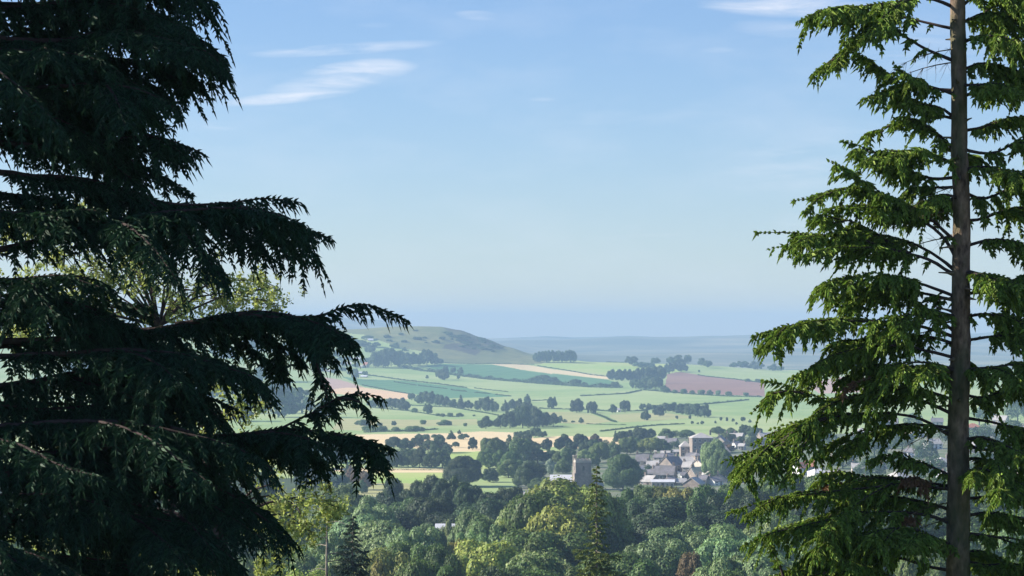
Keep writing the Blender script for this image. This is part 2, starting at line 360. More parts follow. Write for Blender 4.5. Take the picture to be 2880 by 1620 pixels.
# ------------------------------------------------------------------ light, sky, air
SUN_AZ, SUN_EL = R(-84), R(28)        # azimuth from the view direction, towards the hemlock side
sd = Vector((math.sin(SUN_AZ) * math.cos(SUN_EL), math.cos(SUN_AZ) * math.cos(SUN_EL), math.sin(SUN_EL)))
sl = bpy.data.lights.new('sun', 'SUN'); sl.energy = 5.0; sl.angle = R(0.55); sl.color = (1.0, 0.93, 0.82)
so = bpy.data.objects.new('sun', sl); COL.objects.link(so)
so.rotation_euler = sd.to_track_quat('Z', 'Y').to_euler()
world = bpy.data.worlds.new('World'); SC.world = world; world.use_nodes = True
def build_world():
    n = world.node_tree; n.nodes.clear()
    out = n.nodes.new('ShaderNodeOutputWorld'); bg = n.nodes.new('ShaderNodeBackground')
    sky = n.nodes.new('ShaderNodeTexSky'); sky.sky_type = 'NISHITA'; sky.sun_disc = False
    sky.sun_elevation = SUN_EL; sky.sun_rotation = SUN_AZ; sky.altitude = 100
    sky.air_density = 1.0; sky.dust_density = 0.0; sky.ozone_density = 4.5
    bg.inputs['Strength'].default_value = 0.0745
    hs = N(n, 'ShaderNodeHueSaturation'); hs.inputs['Saturation'].default_value = 1.0
    n.links.new(sky.outputs[0], hs.inputs['Color'])
    # thin high cirrus, laid out in directions of the sky
    tc = N(n, 'ShaderNodeTexCoord'); sp = N(n, 'ShaderNodeSeparateXYZ'); n.links.new(tc.outputs['Generated'], sp.inputs[0])
    def mth(op, a, b=None, cl=False):
        o = n.nodes.new('ShaderNodeMath'); o.operation = op; o.use_clamp = cl
        for i, v in enumerate((a, b)):
            if v is None: continue
            if isinstance(v, (int, float)): o.inputs[i].default_value = v
            else: n.links.new(v, o.inputs[i])
        return o.outputs[0]
    ay = mth('MAXIMUM', sp.outputs[1], 0.05)
    U = mth('DIVIDE', sp.outputs[0], ay); Vv = mth('DIVIDE', sp.outputs[2], ay)
    cb = N(n, 'ShaderNodeCombineXYZ'); n.links.new(U, cb.inputs[0]); n.links.new(Vv, cb.inputs[1])
    mp = N(n, 'ShaderNodeMapping'); mp.inputs['Scale'].default_value = (20, 150, 1); mp.inputs['Rotation'].default_value = (0, 0, R(-5))
    n.links.new(cb.outputs[0], mp.inputs[0])
    ns = N(n, 'ShaderNodeTexNoise', Scale=1.0, Detail=8.0, Roughness=0.62); ns.inputs['Distortion'].default_value = 0.6
    n.links.new(mp.outputs[0], ns.inputs['Vector'])
    mp2 = N(n, 'ShaderNodeMapping'); mp2.inputs['Scale'].default_value = (14, 40, 1); n.links.new(cb.outputs[0], mp2.inputs[0])
    nb = N(n, 'ShaderNodeTexNoise', Scale=1.0, Detail=5.0, Roughness=0.55); n.links.new(mp2.outputs[0], nb.inputs['Vector'])
    tot = None
    clouds = [  # centre x, y, half width, half height (photo px), tilt, strength, softness
        (975, 137, 235, 15, 3.5, 0.60), (1010, 200, 135, 27, 5, 0.85), (930, 232, 150, 26, 7, 0.8), (820, 272, 165, 16, 6, 0.7),
        (1060, 192, 100, 18, 2, 0.5),
        (2230, 18, 230, 28, -2, 0.80), (2200, 82, 140, 26, -4, 0.30), (1345, 44, 60, 13, -3, 0.55), (1060, 70, 70, 10, 2, 0.22),
        (1760, 330, 300, 50, 6, 0.16), (2260, 450, 240, 90, 10, 0.26), (1600, 690, 420, 26, 3, 0.16), (1820, 663, 190, 8, 2, 0.22),
        (620, 355, 60, 12, -2, 0.3), (2320, 640, 200, 70, 6, 0.2), (1520, 280, 40, 6, 0, 0.35), (2020, 140, 60, 10, 4, 0.25), (2620, 150, 260, 120, 8, 0.22),
    ]
    for (x, y, a, b, tilt, st) in clouds:
        u0, v0 = ray(x, y); a /= F; b /= F; ct, stt = math.cos(R(tilt)), math.sin(R(tilt))
        du = mth('SUBTRACT', U, u0); dv = mth('SUBTRACT', Vv, v0)
        p = mth('ADD', mth('MULTIPLY', du, ct / a), mth('MULTIPLY', dv, stt / a))
        q = mth('ADD', mth('MULTIPLY', dv, ct / b), mth('MULTIPLY', du, -stt / b))
        r2 = mth('ADD', mth('MULTIPLY', p, p), mth('MULTIPLY', q, q))
        e = mth('MULTIPLY', mth('SUBTRACT', 1.0, mth('MULTIPLY', r2, 0.55), True), st)
        tot = e if tot is None else mth('MAXIMUM', tot, e)
    # fibrous edge: threshold the mask against the stretched noise
    k = mth('ADD', mth('MULTIPLY', ns.outputs[0], 1.5), -0.42, True)
    dens = mth('MULTIPLY', tot, mth('MULTIPLY', k, 1.75))
    dens = mth('MULTIPLY', mth('SUBTRACT', dens, 0.07, True), 1.1, True)
    veil = mth('MULTIPLY', mth('SUBTRACT', nb.outputs[0], 0.46, True), 0.5)
    dens = mth('ADD', dens, veil, True)
    c = mixc(n, dens, mixc(n, 1.0, hs.outputs[0], (0.85, 0.865, 1.0), 'MULTIPLY'), (6.7, 6.8, 7.3))
    n.links.new(c, bg.inputs[0]); n.links.new(bg.outputs[0], out.inputs[0])
build_world()

def build_haze():
    m, n, out = nt('pale_air')
    v = n.nodes.new('ShaderNodeVolumePrincipled')
    v.inputs['Color'].default_value = (0.37, 0.545, 0.78, 1)
    v.inputs['Density'].default_value = 1.65e-4
    v.inputs['Anisotropy'].default_value = 0.05
    n.links.new(v.outputs[0], out.inputs['Volume'])
    mb = MB(); mb.box(-9500, 9500, -60, 11700, -140, 74)
    o = mb.build('haze', m); tag(o, kind='stuff')
build_haze()

SC.view_settings.view_transform = 'Standard'; SC.view_settings.look = 'None'; SC.view_settings.gamma = 1
SC.view_settings.exposure = 1.02
SC.render.engine = 'CYCLES'
cy = SC.cycles
cy.max_bounces = 5; cy.diffuse_bounces = 3; cy.transmission_bounces = 4; cy.transparent_max_bounces = 4; cy.volume_bounces = 1; cy.glossy_bounces = 2
cy.use_denoising = True
try: cy.denoiser = 'OPENIMAGEDENOISE'
except Exception: pass
cy.sample_clamp_indirect = 6
cy.use_adaptive_sampling = True; cy.adaptive_threshold = 0.012

# ------------------------------------------------------------------ broadleaf crowns, unit size (width 1, height 1)
def leaf_quads(pts, nrm, size, r, aspect=0.75, fold=0.0):
    n = len(pts)
    t = norm(np.cross(nrm, norm(r.standard_normal((n, 3)))))
    b = np.cross(nrm, t)
    s = size * (0.55 + 0.9 * r.random(n))[:, None]
    a = t * s; c = b * s * aspect
    V = np.stack([pts - a, pts - c * 0.9 + a * 0.1, pts + a, pts + c], 1).reshape(-1, 3)
    Q = np.arange(4 * n).reshape(-1, 4)
    return V, Q
def unit_crown(nleaf, leaf, kind, seed, nlobe=34, lr=(0.11, 0.2), gaps=0.0, rag=0.07):
    r = np.random.default_rng(seed)
    d = norm(r.standard_normal((nlobe * 3, 3))); d = d[d[:, 2] > -0.55][:nlobe]
    rl = r.uniform(*lr, len(d))
    k = r.uniform(0.72, 1.05, len(d))
    c = d * ((0.5 - rl * 0.8) * k)[:, None]
    if kind == 'cone':
        z = r.random(len(d)) ** 1.3; th = r.uniform(0, 6.28, len(d)); rad = (1 - z) * 0.36 * np.sqrt(r.random(len(d))) ** .5 + 0.02
        c = np.stack([np.cos(th) * rad, np.sin(th) * rad, z * 0.9 - 0.42], 1); rl = 0.17 - 0.11 * z
    if kind == 'tall':
        c[:, :2] *= 0.95
        c[:, 0] += 0.06 * np.sin(c[:, 2] * 9 + seed)
    if kind == 'flat':
        c[:, 2] *= 0.7
    if kind == 'ragged':
        k2 = r.uniform(0.55, 1.12, len(d)); c = d * ((0.5 - rl * 0.6) * k2)[:, None]
    core = np.array([[0, 0, -0.03]]); c = np.vstack([c, core]); rl = np.append(rl, 0.30 if kind != 'cone' else 0.12)
    w = rl ** 2; w[-1] *= 0.25; w /= w.sum()
    pts, nr = [], []
    tot = 0
    while tot < nleaf:
        m = nleaf
        li = r.choice(len(c), m, p=w)
        dd = norm(r.standard_normal((m, 3)) + np.array([0, 0, 0.25]))
        # every lobe broken into tufts
        tuft = 1 + 0.10 * np.sin(dd[:, 0] * 9 + li) * np.sin(dd[:, 1] * 9 + li * 2) + rag * r.standard_normal(m)
        p = c[li] + dd * (rl[li] * tuft)[:, None] * np.array([1, 1, 0.9])
        ok = np.ones(m, bool)
        for q in range(len(c)):
            ds = np.linalg.norm(p - c[q], axis=1)
            ok &= ~((ds < rl[q] * 0.72) & (li != q))
        pts.append(p[ok]); nr.append(norm(dd[ok] + 0.30 * r.standard_normal((ok.sum(), 3)))); tot += ok.sum()
    p = np.concatenate(pts)[:nleaf]; nn = np.concatenate(nr)[:nleaf]
    V, Q = leaf_quads(p, nn, leaf, r)
    lo, hi = np.percentile(p[:, 2], [1.0, 99.7])
    xr = np.percentile(np.abs(p[:, :2]), 99.3)
    V[:, :2] *= 0.5 / xr
    base = {'round': 0.14, 'flat': 0.2, 'tall': 0.08, 'cone': 0.05, 'ragged': 0.12, 'shrub': 0.0}[kind]
    V[:, 2] = base + (V[:, 2] - lo) / (hi - lo) * (1 - base)
    return V, Q
def unit_trunk(seed):
    r = np.random.default_rng(seed)
    ps = [tube_np([(0, 0, -0.08), (0.004, 0, 0.1), (-0.006, 0.004, 0.3), (0.006, 0, 0.6)], [0.032, 0.026, 0.02, 0.01], 7)]
    for i in range(5):
        a = r.uniform(0, 6.28); z = r.uniform(0.2, 0.42); L = r.uniform(0.2, 0.32)
        ps.append(tube_np([(0, 0, z), (math.cos(a) * L * .5, math.sin(a) * L * .5, z + L * .45), (math.cos(a) * L, math.sin(a) * L, z + L * 0.8)], [0.012, 0.008, 0.003], 5))
    return join(ps)
VAR = {}
def crowns(key, specs):
    out = []
    for i, (n, l, kind, nl, lr) in enumerate(specs):
        V, Q = unit_crown(n, l, kind, 100 + i * 7 + hash_(key), nl, lr)
        out.append(mesh_np('crown', V, Q, False, M['leaf']))
    VAR[key] = out
def hash_(s): return sum(ord(c) * (i + 3) for i, c in enumerate(s)) % 991
crowns('near', [(52000, 0.0115, 'round', 46, (0.07, 0.22)), (52000, 0.0115, 'ragged', 60, (0.05, 0.18)), (46000, 0.012, 'flat', 44, (0.07, 0.2)), (52000, 0.0115, 'round', 74, (0.05, 0.17)), (52000, 0.0115, 'ragged', 40, (0.08, 0.2)), (52000, 0.0115, 'tall', 56, (0.06, 0.19))])
crowns('mid', [(12000, 0.022, 'ragged', 36, (0.07, 0.2)), (12000, 0.022, 'ragged', 50, (0.06, 0.17)), (12000, 0.022, 'flat', 34, (0.08, 0.2)), (10000, 0.022, 'tall', 36, (0.08, 0.2)), (12000, 0.022, 'round', 44, (0.07, 0.19)), (11000, 0.022, 'ragged', 26, (0.09, 0.22))])
crowns('midcone', [(7000, 0.024, 'cone', 50, (0.1, 0.15))])
crowns('far', [(3600, 0.04, 'ragged', 22, (0.09, 0.22)), (3600, 0.04, 'ragged', 28, (0.08, 0.19)), (3600, 0.04, 'flat', 18, (0.1, 0.22)), (3200, 0.04, 'tall', 20, (0.1, 0.2)), (3600, 0.04, 'round', 24, (0.09, 0.2)), (3400, 0.04, 'ragged', 16, (0.1, 0.24))])
crowns('farcone', [(2200, 0.045, 'cone', 34, (0.1, 0.15))])
crowns('shrub', [(1800, 0.06, 'shrub', 14, (0.16, 0.26)), (1800, 0.06, 'shrub', 18, (0.14, 0.24))])
TR = [mesh_np('trunk', *unit_trunk(s), True, M['bark_far']) for s in (1, 2, 3)]

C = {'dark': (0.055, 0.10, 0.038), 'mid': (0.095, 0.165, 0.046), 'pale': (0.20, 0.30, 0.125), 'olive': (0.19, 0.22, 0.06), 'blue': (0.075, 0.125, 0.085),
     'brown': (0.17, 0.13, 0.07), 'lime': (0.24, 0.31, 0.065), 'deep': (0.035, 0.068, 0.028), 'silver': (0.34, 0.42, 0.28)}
ORD = 'first second third fourth fifth sixth seventh eighth ninth tenth eleventh twelfth thirteenth fourteenth fifteenth sixteenth seventeenth eighteenth nineteenth twentieth'.split()
TREES = []
def one_tree(pos, w, h, col, key, label, group=None, name='broadleaf_tree', cat='tree', idx=0, trunk=True):
    d = pos[1]; area = w * h / d ** 2
    if 'glimpsed' in label: area *= 0.02
    elif group and not any((' ' + o + ' ') in (' ' + label) for o in ORD): area *= 0.3
    if name == 'broadleaf_tree' and 'cone' in key: name = 'conifer_tree'
    if 'sapling' in label: name = 'sapling'; cat = 'sapling'
    TREES.append((area, Vector(pos), w, h, col, key, label, group, name, cat, idx, trunk, random.uniform(0, 6.28)))
def plant_trees():
    bl = sorted([t for t in TREES if t[8] == 'broadleaf_tree'], key=lambda t: -t[0])
    keep = set(id(t) for t in bl[:296]); cnt = {}
    for t in bl[:296]: cnt[t[7]] = cnt.get(t[7], 0) + 1
    SV, SQ, base = [], [], 0
    for t in TREES:
        area, pos, w, h, col, key, label, group, name, cat, idx, trunk, rz = t
        me = VAR[key][idx % len(VAR[key])]
        if name == 'broadleaf_tree' and id(t) not in keep:
            for m in (me, TR[idx % 3]):
                v = np.empty(len(m.vertices) * 3, np.float32); m.vertices.foreach_get('co', v); v = v.reshape(-1, 3)
                q = np.empty(len(m.loops), np.int32); m.loops.foreach_get('vertex_index', q); q = q.reshape(-1, 4)
                if m is me and len(q) > 9000: q = q[::3]; u_, inv = np.unique(q.ravel(), return_inverse=True); v = v[u_].copy(); q = inv.reshape(-1, 4)
                c, s_ = math.cos(rz), math.sin(rz)
                X = (v[:, 0] * c - v[:, 1] * s_) * w + pos.x; Y = (v[:, 0] * s_ + v[:, 1] * c) * w + pos.y; Z = v[:, 2] * h + pos.z
                SV.append(np.stack([X, Y, Z], 1)); SQ.append(q + base); base += len(v)
            continue
        root = empty(name, pos, rz); root.scale = (w, w * random.uniform(0.9, 1.1), h)
        tag(root, label, cat, group if name != 'broadleaf_tree' or cnt.get(group, 2) > 1 else None)
        c = put('crown', me, root); j = random.uniform(0.75, 1.25)
        c.color = (col[0] * j * random.uniform(0.92, 1.2), col[1] * j, col[2] * j * random.uniform(0.9, 1.1), 1)
        if trunk: put('trunk', TR[idx % 3], root)
    if SV:
        o = put('distant_woodland', mesh_np('distant_woodland', np.concatenate(SV), np.concatenate(SQ), False, M['leaf'])); o.color = (0.07, 0.125, 0.05, 1)
        tag(o, 'scattered distant trees and woodland seen in gaps between the nearer boughs', 'woodland', kind='stuff')
NTREE = [0]
def grove(fr, rows, color, phrase, group, key='far', name='broadleaf_tree', cat='tree', ordered=True, lo=880, labels=None, grow=1.08):
    """rows: (u, v of the foot, width, height) in the frame fr; phrase holds {} where the ordinal goes"""
    sc = {Z1: 3.677, Z2: 3.22, Z3: 3.22, Z4: 3.22, Z5: 7.155, Z6: 7.155, W: 1 / 1.118}[fr]
    rows = sorted(rows, key=lambda q: q[0])
    for i, q in enumerate(rows):
        x, y = fr(q[0], q[1]); p, d = gp(x, y, lo)
        px = sc * F / d
        c = color if len(q) < 5 else q[4]
        kk = key if len(q) < 6 else q[5]
        lab = labels[i] if labels and labels[i] else (phrase.format(ORD[i]) if ordered and i < 20 else phrase.replace('{} ', '').replace('{}', ''))
        if not labels and len(rows) == 1: lab = phrase.replace('{} ', '')
        idx = NTREE[0]; NTREE[0] += 1
        h = q[3] / px * grow; w = q[2] / px * grow
        one_tree(p - Vector((0, 0, h * 0.02)), w, h, C[c], kk, lab, group if len(rows) > 1 else None, name, cat, idx, 'shrub' not in kk)

# --- far hedges
def hedge(fr, pts, hpx, label, col='dark', gap=0.0, group='hedges between the fields'):
    hpx = hpx * 1.3
    sc = {Z1: 3.677, Z2: 3.22, Z3: 3.22, Z4: 3.22, Z5: 7.155, Z6: 7.155}[fr]
    P3 = [gp(*fr(*p)) for p in pts]
    r = np.random.default_rng(int(abs(pts[0][0]) * 7 + abs(pts[0][1])))
    allp, alln, alls = [], [], []
    for (a, da), (b, db) in zip(P3[:-1], P3[1:]):
        L = (b - a).length; hh = hpx / (sc * F / ((da + db) / 2))
        m = int(L / max(hh, 1.0) * 34) + 20
        t = r.random(m)
        if gap: t = t[np.sin(t * L / 14 + da) > gap - 1]
        base = np.array(a)[None] * (1 - t[:, None]) + np.array(b)[None] * t[:, None]
        base[:, 2] = T(base[:, 0], base[:, 1])
        hv = hh * (0.75 + 0.35 * np.sin(t * L / (hh * 3) + 1) * np.sin(t * L / (hh * 1.3)))
        th = r.uniform(0, np.pi, len(t)); rad = hh * 0.55
        base[:, 1] += np.cos(th) * rad * r.uniform(0.6, 1, len(t)); base[:, 0] += r.normal(0, rad * 0.4, len(t))
        base[:, 2] += hv * np.sin(th) * r.uniform(0.3, 1.0, len(t))
        allp.append(base); alln.append(norm(np.stack([r.normal(0, .5, len(t)), np.cos(th), np.sin(th) + 0.2], 1))); alls.append(np.full(len(t), hh * 0.22))
    p = np.concatenate(allp); nn = np.concatenate(alln); s = np.concatenate(alls)
    V, Q = leaf_quads(p, nn, 1.0, r)
    ctr = np.repeat(p, 4, 0); V = ctr + (V - ctr) * np.repeat(s, 4)[:, None]
    o0 = P3[0][0]
    o = put('hedge', mesh_np('hedge', V - np.array(o0), Q, False, M['leaf']), None, o0)
    o.color = (*C[col], 1)
    tag(o, label, 'hedge', group)
hedge(Z1, [(1040,640),(1380,690),(1520,712),(1900,760),(2300,795),(2576,815),(2700,822)], 34, 'thick dark hedge running down below the dark green field towards the grove')
hedge(Z2, [(150,700),(480,725),(700,740),(960,745)], 34, 'thick hedge with bushes along the foot of the dark green field')
hedge(Z1, [(660,715),(1040,770),(1400,810),(1700,850)], 13, 'long thin hedge below the farm sheds crossing the pale pasture')
hedge(Z1, [(950,788),(1180,825)], 9, 'short thin hedge just below the long hedge by the farm sheds')
hedge(Z1, [(1200,826),(1500,860)], 9, 'broken hedge line in the middle of the rich green slope')
hedge(Z1, [(1540,872),(1940,912),(2160,938)], 11, 'lower broken hedge line of the green slope with small bushes', gap=0.4)
hedge(Z1, [(1780,852),(2130,892)], 9, 'upper short hedge ending in open pasture above the tree belt')
hedge(Z1, [(620,822),(850,868),(1150,920)], 10, 'hedge dividing the rich green field from the orange corn field')
hedge(Z1, [(1100,1030),(1550,1052),(1900,1112),(2030,1137)], 12, 'dark hedge along the foot of the long tree belt')
hedge(Z1, [(700,1052),(1100,1090),(1400,1137),(1620,1152)], 10, 'curving hedge below the belt trees with shrubs beside it')
hedge(Z1, [(640,1312),(1250,1290),(1400,1278)], 16, 'low hedge along the upper edge of the long straw field')
hedge(Z2, [(590,820),(1000,798),(1140,768)], 13, 'hedge rising to the foot of the big grove')
hedge(Z2, [(1160,765),(1400,785),(1600,803),(1900,822),(2230,828)], 14, 'dark hedge under the ploughed field with small bushes')
hedge(Z2, [(150,862),(290,856)], 10, 'short hedge ending at the lone tree above the pasture')
hedge(Z2, [(210,932),(480,940),(700,945)], 12, 'hedge joining the lone round trees in the valley pasture')
hedge(Z2, [(730,950),(900,960),(1150,955),(1300,910),(1700,895),(2110,855)], 15, 'long hedge running behind the dense belt towards the spruce')
hedge(Z2, [(700,975),(800,1010),(870,1045),(910,1056)], 14, 'hedge slanting down between the two dry meadows')
hedge(Z2, [(640,1072),(820,1078),(1000,1080)], 9, 'thin hedge along the lower edge of the dry meadows')
hedge(Z2, [(770,1140),(900,1125),(1100,1100),(1300,1082),(1530,1072)], 13, 'winding hedge above the town gardens')
hedge(Z2, [(200,545),(480,590),(820,642)], 9, 'thin hedge above the pale strip below the skyline clump')
hedge(Z1, [(1450,592),(1700,602),(1950,600),(2400,608)], 9, 'thin hedge at the foot of the rounded hill')
hedge(Z1, [(700,470),(900,478),(1100,470)], 10, 'rough hedge on the lower flank of the rounded hill')
hedge(Z2, [(1650,628),(2000,668),(2240,700)], 9, 'faint hedge above the ploughed field')
hedge(Z2, [(820,512),(1000,508)], 9, 'little hedge on the plateau edge beside the round tree')
hedge(Z2, [(240,1100),(430,1095)], 8, 'short hedge at the edge of the round cluster of trees')
hedge(Z3, [(660,335),(900,345)], 8, 'low hedge beside the pale strip by the valley grove')
hedge(Z3, [(450,478),(880,486),(1460,492)], 10, 'ragged roadside hedge along the bright strip of the valley field', gap=0.9)

# --- far and middle trees
grove(Z1, [(760,640,140,150),(840,640,120,180),(920,630,130,170),(1010,630,140,150),(1110,620,140,130),(1200,620,120,120),(1290,615,130,150),(1370,612,110,115),(1425,612,70,60)],
      'dark', '{} tree from the village in the wood at the foot of the rounded hill', 'wood at the foot of the rounded hill')
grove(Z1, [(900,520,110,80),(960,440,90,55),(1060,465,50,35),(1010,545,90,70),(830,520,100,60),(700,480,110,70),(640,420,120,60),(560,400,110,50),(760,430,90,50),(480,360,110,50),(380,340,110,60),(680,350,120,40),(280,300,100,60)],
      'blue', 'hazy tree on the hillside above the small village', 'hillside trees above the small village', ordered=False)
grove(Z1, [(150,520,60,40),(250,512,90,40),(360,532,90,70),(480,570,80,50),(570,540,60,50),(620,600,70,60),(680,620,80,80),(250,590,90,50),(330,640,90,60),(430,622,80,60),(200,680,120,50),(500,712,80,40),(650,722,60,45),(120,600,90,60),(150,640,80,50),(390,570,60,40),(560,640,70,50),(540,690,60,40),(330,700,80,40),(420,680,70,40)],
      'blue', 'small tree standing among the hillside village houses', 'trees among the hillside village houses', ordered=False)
grove(Z1, [(550,770,75,100)], 'mid', '{} round tree at the corner of the pinkish stubble field beside the farm sheds', None)
grove(Z1, [(1295,755,36,36)], 'dark', '{} tiny dark tree alone in the open upper pasture', None)
grove(Z1, [(1450,766,130,105),(1405,742,60,60)], 'dark', '{} tree of the pair standing below the thick hedge', 'pair of trees below the thick hedge')
grove(Z1, [(1615,762,36,44)], 'dark', '{} small dark tree just below the thick hedge, past the pair of trees', None)
grove(Z1, [(1480,700,60,70),(1560,700,60,60),(1635,708,60,70)], 'dark', '{} hedge tree from the village in the thick hedge', 'trees in the thick hedge')
grove(Z1, [(1130,980,70,70),(1230,1012,130,110),(1310,1022,140,130),(1420,1032,120,110),(1480,1042,110,100),(1560,1052,100,80),(1640,1062,80,130,'dark','farcone'),(1720,1062,100,80),(1840,1085,130,120),(1920,1095,140,145),(1990,1100,90,100),(2100,1090,80,110,'dark','farcone'),(2170,1090,100,115),(2250,1120,120,150),(2330,1030,60,90),(2335,1142,120,145)],
      'dark', '{} tree from the orange corn field in the long tree belt', 'long tree belt below the green slope')
grove(Z1, [(740,1052,120,80),(840,1062,140,95),(930,1072,140,110),(1040,1084,140,125)], 'dark', '{} tree from the hemlock in the belt just under the orange corn field', 'belt under the orange corn field')
grove(Z1, [(1300,1122,90,105)], 'dark', '{} rounded tree standing alone below the long tree belt', None)
grove(Z1, [(1160,1105,60,45),(1400,1140,50,25),(1450,1148,60,32),(1520,1148,70,38),(1630,1146,75,36),(1780,1142,34,16)], 'mid', '{} shrub from the hemlock along the curving hedge', 'shrubs along the curving hedge', 'shrub', 'shrub', 'shrub')
grove(Z1, [(1900,1272,160,125),(2050,1262,130,125),(2150,1267,160,170),(2280,1267,170,195),(2400,1262,170,205),(2490,1252,110,125)],
      'dark', '{} tree from the hemlock in the round cluster above the straw field', 'round cluster of trees above the straw field', key='mid')
grove(Z1, [(650,1240,120,60),(790,1240,80,32),(1240,1226,80,42),(1470,1236,150,52),(1690,1246,50,32),(700,1292,150,52),(830,1296,100,50),(970,1302,100,46),(1140,1302,150,56),(1230,1297,80,42),(580,1230,70,40),(760,1300,90,40)],
      'mid', 'low rounded shrub on the dry meadow above the straw field', 'shrubs on the dry meadow', 'shrub', 'shrub', 'shrub', ordered=False)
grove(Z1, [(950,1240,48,48)], 'dark', '{} small round tree alone among the shrubs of the dry meadow', None)
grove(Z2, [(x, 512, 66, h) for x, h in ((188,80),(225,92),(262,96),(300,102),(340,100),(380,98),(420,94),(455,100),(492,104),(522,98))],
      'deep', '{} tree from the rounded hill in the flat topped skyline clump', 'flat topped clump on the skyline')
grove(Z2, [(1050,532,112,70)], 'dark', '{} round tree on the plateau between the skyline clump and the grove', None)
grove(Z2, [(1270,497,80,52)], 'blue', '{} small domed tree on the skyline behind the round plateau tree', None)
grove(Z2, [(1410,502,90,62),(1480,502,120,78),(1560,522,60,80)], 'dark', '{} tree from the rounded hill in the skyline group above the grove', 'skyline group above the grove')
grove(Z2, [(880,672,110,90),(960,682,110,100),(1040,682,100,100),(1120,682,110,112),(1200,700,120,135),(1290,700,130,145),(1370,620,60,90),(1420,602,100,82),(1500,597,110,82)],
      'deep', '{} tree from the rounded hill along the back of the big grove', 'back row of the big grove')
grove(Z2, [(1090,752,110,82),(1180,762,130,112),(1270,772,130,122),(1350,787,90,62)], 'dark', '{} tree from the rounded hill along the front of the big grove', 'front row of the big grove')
grove(Z2, [(1130,560,120,48),(1220,562,90,44),(1170,556,70,40)], 'mid', '{} low tree from the hill in the scrub behind the big grove', 'low trees behind the big grove')
grove(Z2, [(1680,540,85,64),(1740,562,70,62)], 'blue', '{} tree of the skyline pair above the ploughed field', 'skyline pair above the ploughed field')
grove(Z2, [(1980,555,90,42),(2055,560,110,58),(2190,578,110,72),(2330,588,80,60),(2400,592,60,42),(2120,562,60,30)], 'blue', '{} hazy skyline tree counted from the ploughed field towards the spruce', 'hazy skyline trees beside the spruce')
grove(Z2, [(1440,792,60,30),(1520,797,55,42),(1600,802,50,34),(1690,804,70,40),(1760,804,60,40),(1840,808,55,40),(1930,812,60,34),(2080,815,60,28)], 'mid', '{} hedge bush from the big grove under the ploughed field', 'bushes under the ploughed field', 'shrub', 'shrub', 'shrub')
grove(Z2, [(250,692,150,62),(340,702,130,54),(170,690,110,40),(540,722,110,52),(620,730,80,36),(900,742,95,52),(800,738,90,32)], 'dark', '{} bushy tree from the hill in the hedge under the dark green field', 'bushy trees of the thick hedge', 'far')
grove(Z2, [(2100,688,60,26),(2195,690,50,26),(1660,600,24,18)], 'mid', '{} bush from the grove in the pale field above the ploughed field', 'bushes above the ploughed field', 'shrub', 'shrub', 'shrub')
grove(Z2, [(110,880,60,75)], 'dark', '{} thin topped tree sticking up behind the round cluster', None)
grove(Z2, [(330,936,84,104)], 'dark', '{} lone tree with a leaning crown above the hedge of the valley pasture', None)
grove(Z2, [(555,968,148,120)], 'dark', '{} widest round tree of the valley pasture with its foot in the hedge', None)
grove(Z2, [(690,978,92,105)], 'dark', '{} round tree next to the widest pasture tree, on the grove side', None)
grove(Z2, [(880,972,82,74),(992,967,90,102)], 'dark', '{} tree of the pair beside the pale cottage in the pasture', 'pair beside the pasture cottage')
grove(Z2, [(1185,1037,92,95)], 'dark', '{} rounded tree standing alone between the dry meadows', None)
grove(Z2, [(1150,942,60,52),(1210,942,60,54),(1260,950,60,50)], 'dark', '{} tree from the pasture cottage at the start of the dense belt', 'small trees at the start of the dense belt')
grove(Z2, [(1300,1002,92,92),(1360,972,120,84),(1440,962,120,82),(1510,984,120,92),(1580,994,120,98),(1650,1008,130,112),(1712,1012,112,112)], 'dark', '{} tree from the pasture cottage in the dense belt', 'dense belt in the valley', key='far')
grove(Z2, [(60,1084,150,175),(160,1094,160,155),(240,1098,120,125),(345,1088,92,112)], 'dark', '{} tree from the hemlock at the lower end of the round cluster', 'lower end of the round cluster', key='mid')
grove(Z2, [(402,1064,52,64),(590,1064,52,50),(450,1058,40,30),(520,1060,36,20)], 'dark', '{} small tree from the round cluster on the dry meadow', 'small trees on the dry meadow')
grove(Z2, [(1460,1027,26,32),(1580,1027,26,36),(1600,1072,26,26),(1690,1077,36,32),(1810,1067,22,26),(1860,1042,26,32),(1915,1047,22,36),(1970,1052,26,30),(2060,1052,40,42),(2000,1077,26,22),(1650,1075,22,20),(2120,1060,30,30)],
      'dark', 'small sapling dotted over the park beyond the town', 'saplings in the park beyond the town', ordered=False)
grove(Z3, [(1225,215,80,50),(1280,216,90,48),(1390,210,110,42),(1510,212,70,76,'dark','farcone'),(1585,165,34,38),(1620,214,95,50),(1550,285,62,48),(2105,205,60,60),(2150,200,90,60)],
      'mid', '{} small tree from the hemlock standing in the long straw field', 'small trees in the long straw field', key='far')
grove(Z3, [(1705,307,88,108)], 'deep', '{} dark clipped tree shaped like a bell beside the straw field', None, 'mid')
grove(Z3, [(990,302,140,105),(1100,302,150,95),(1200,282,110,85),(1400,332,180,140),(1480,342,90,84),(1300,330,150,110)], 'dark', '{} tree from the hemlock in the back row of the valley grove', 'back row of the valley grove', 'mid')
grove(Z3, [(925,462,160,130),(1020,466,150,145),(1120,466,150,160),(1225,472,160,175),(1335,476,160,155),(1430,476,150,170)], 'dark', '{} tree from the hemlock in the front row of the valley grove', 'front row of the valley grove', 'mid')
grove(Z3, [(715,440,80,40),(800,442,60,34),(740,490,34,40),(795,492,34,36),(680,478,30,26),(640,500,40,40),(860,488,30,22)], 'dark', '{} small roadside tree from the hemlock beside the bright strip', 'small roadside trees beside the bright strip', 'far')
grove(Z3, [(570,425,190,130),(480,420,160,120),(390,430,180,120)], 'blue', '{} hazy tree behind the hemlock tip beside the valley fields', 'hazy trees behind the hemlock tip', 'mid')
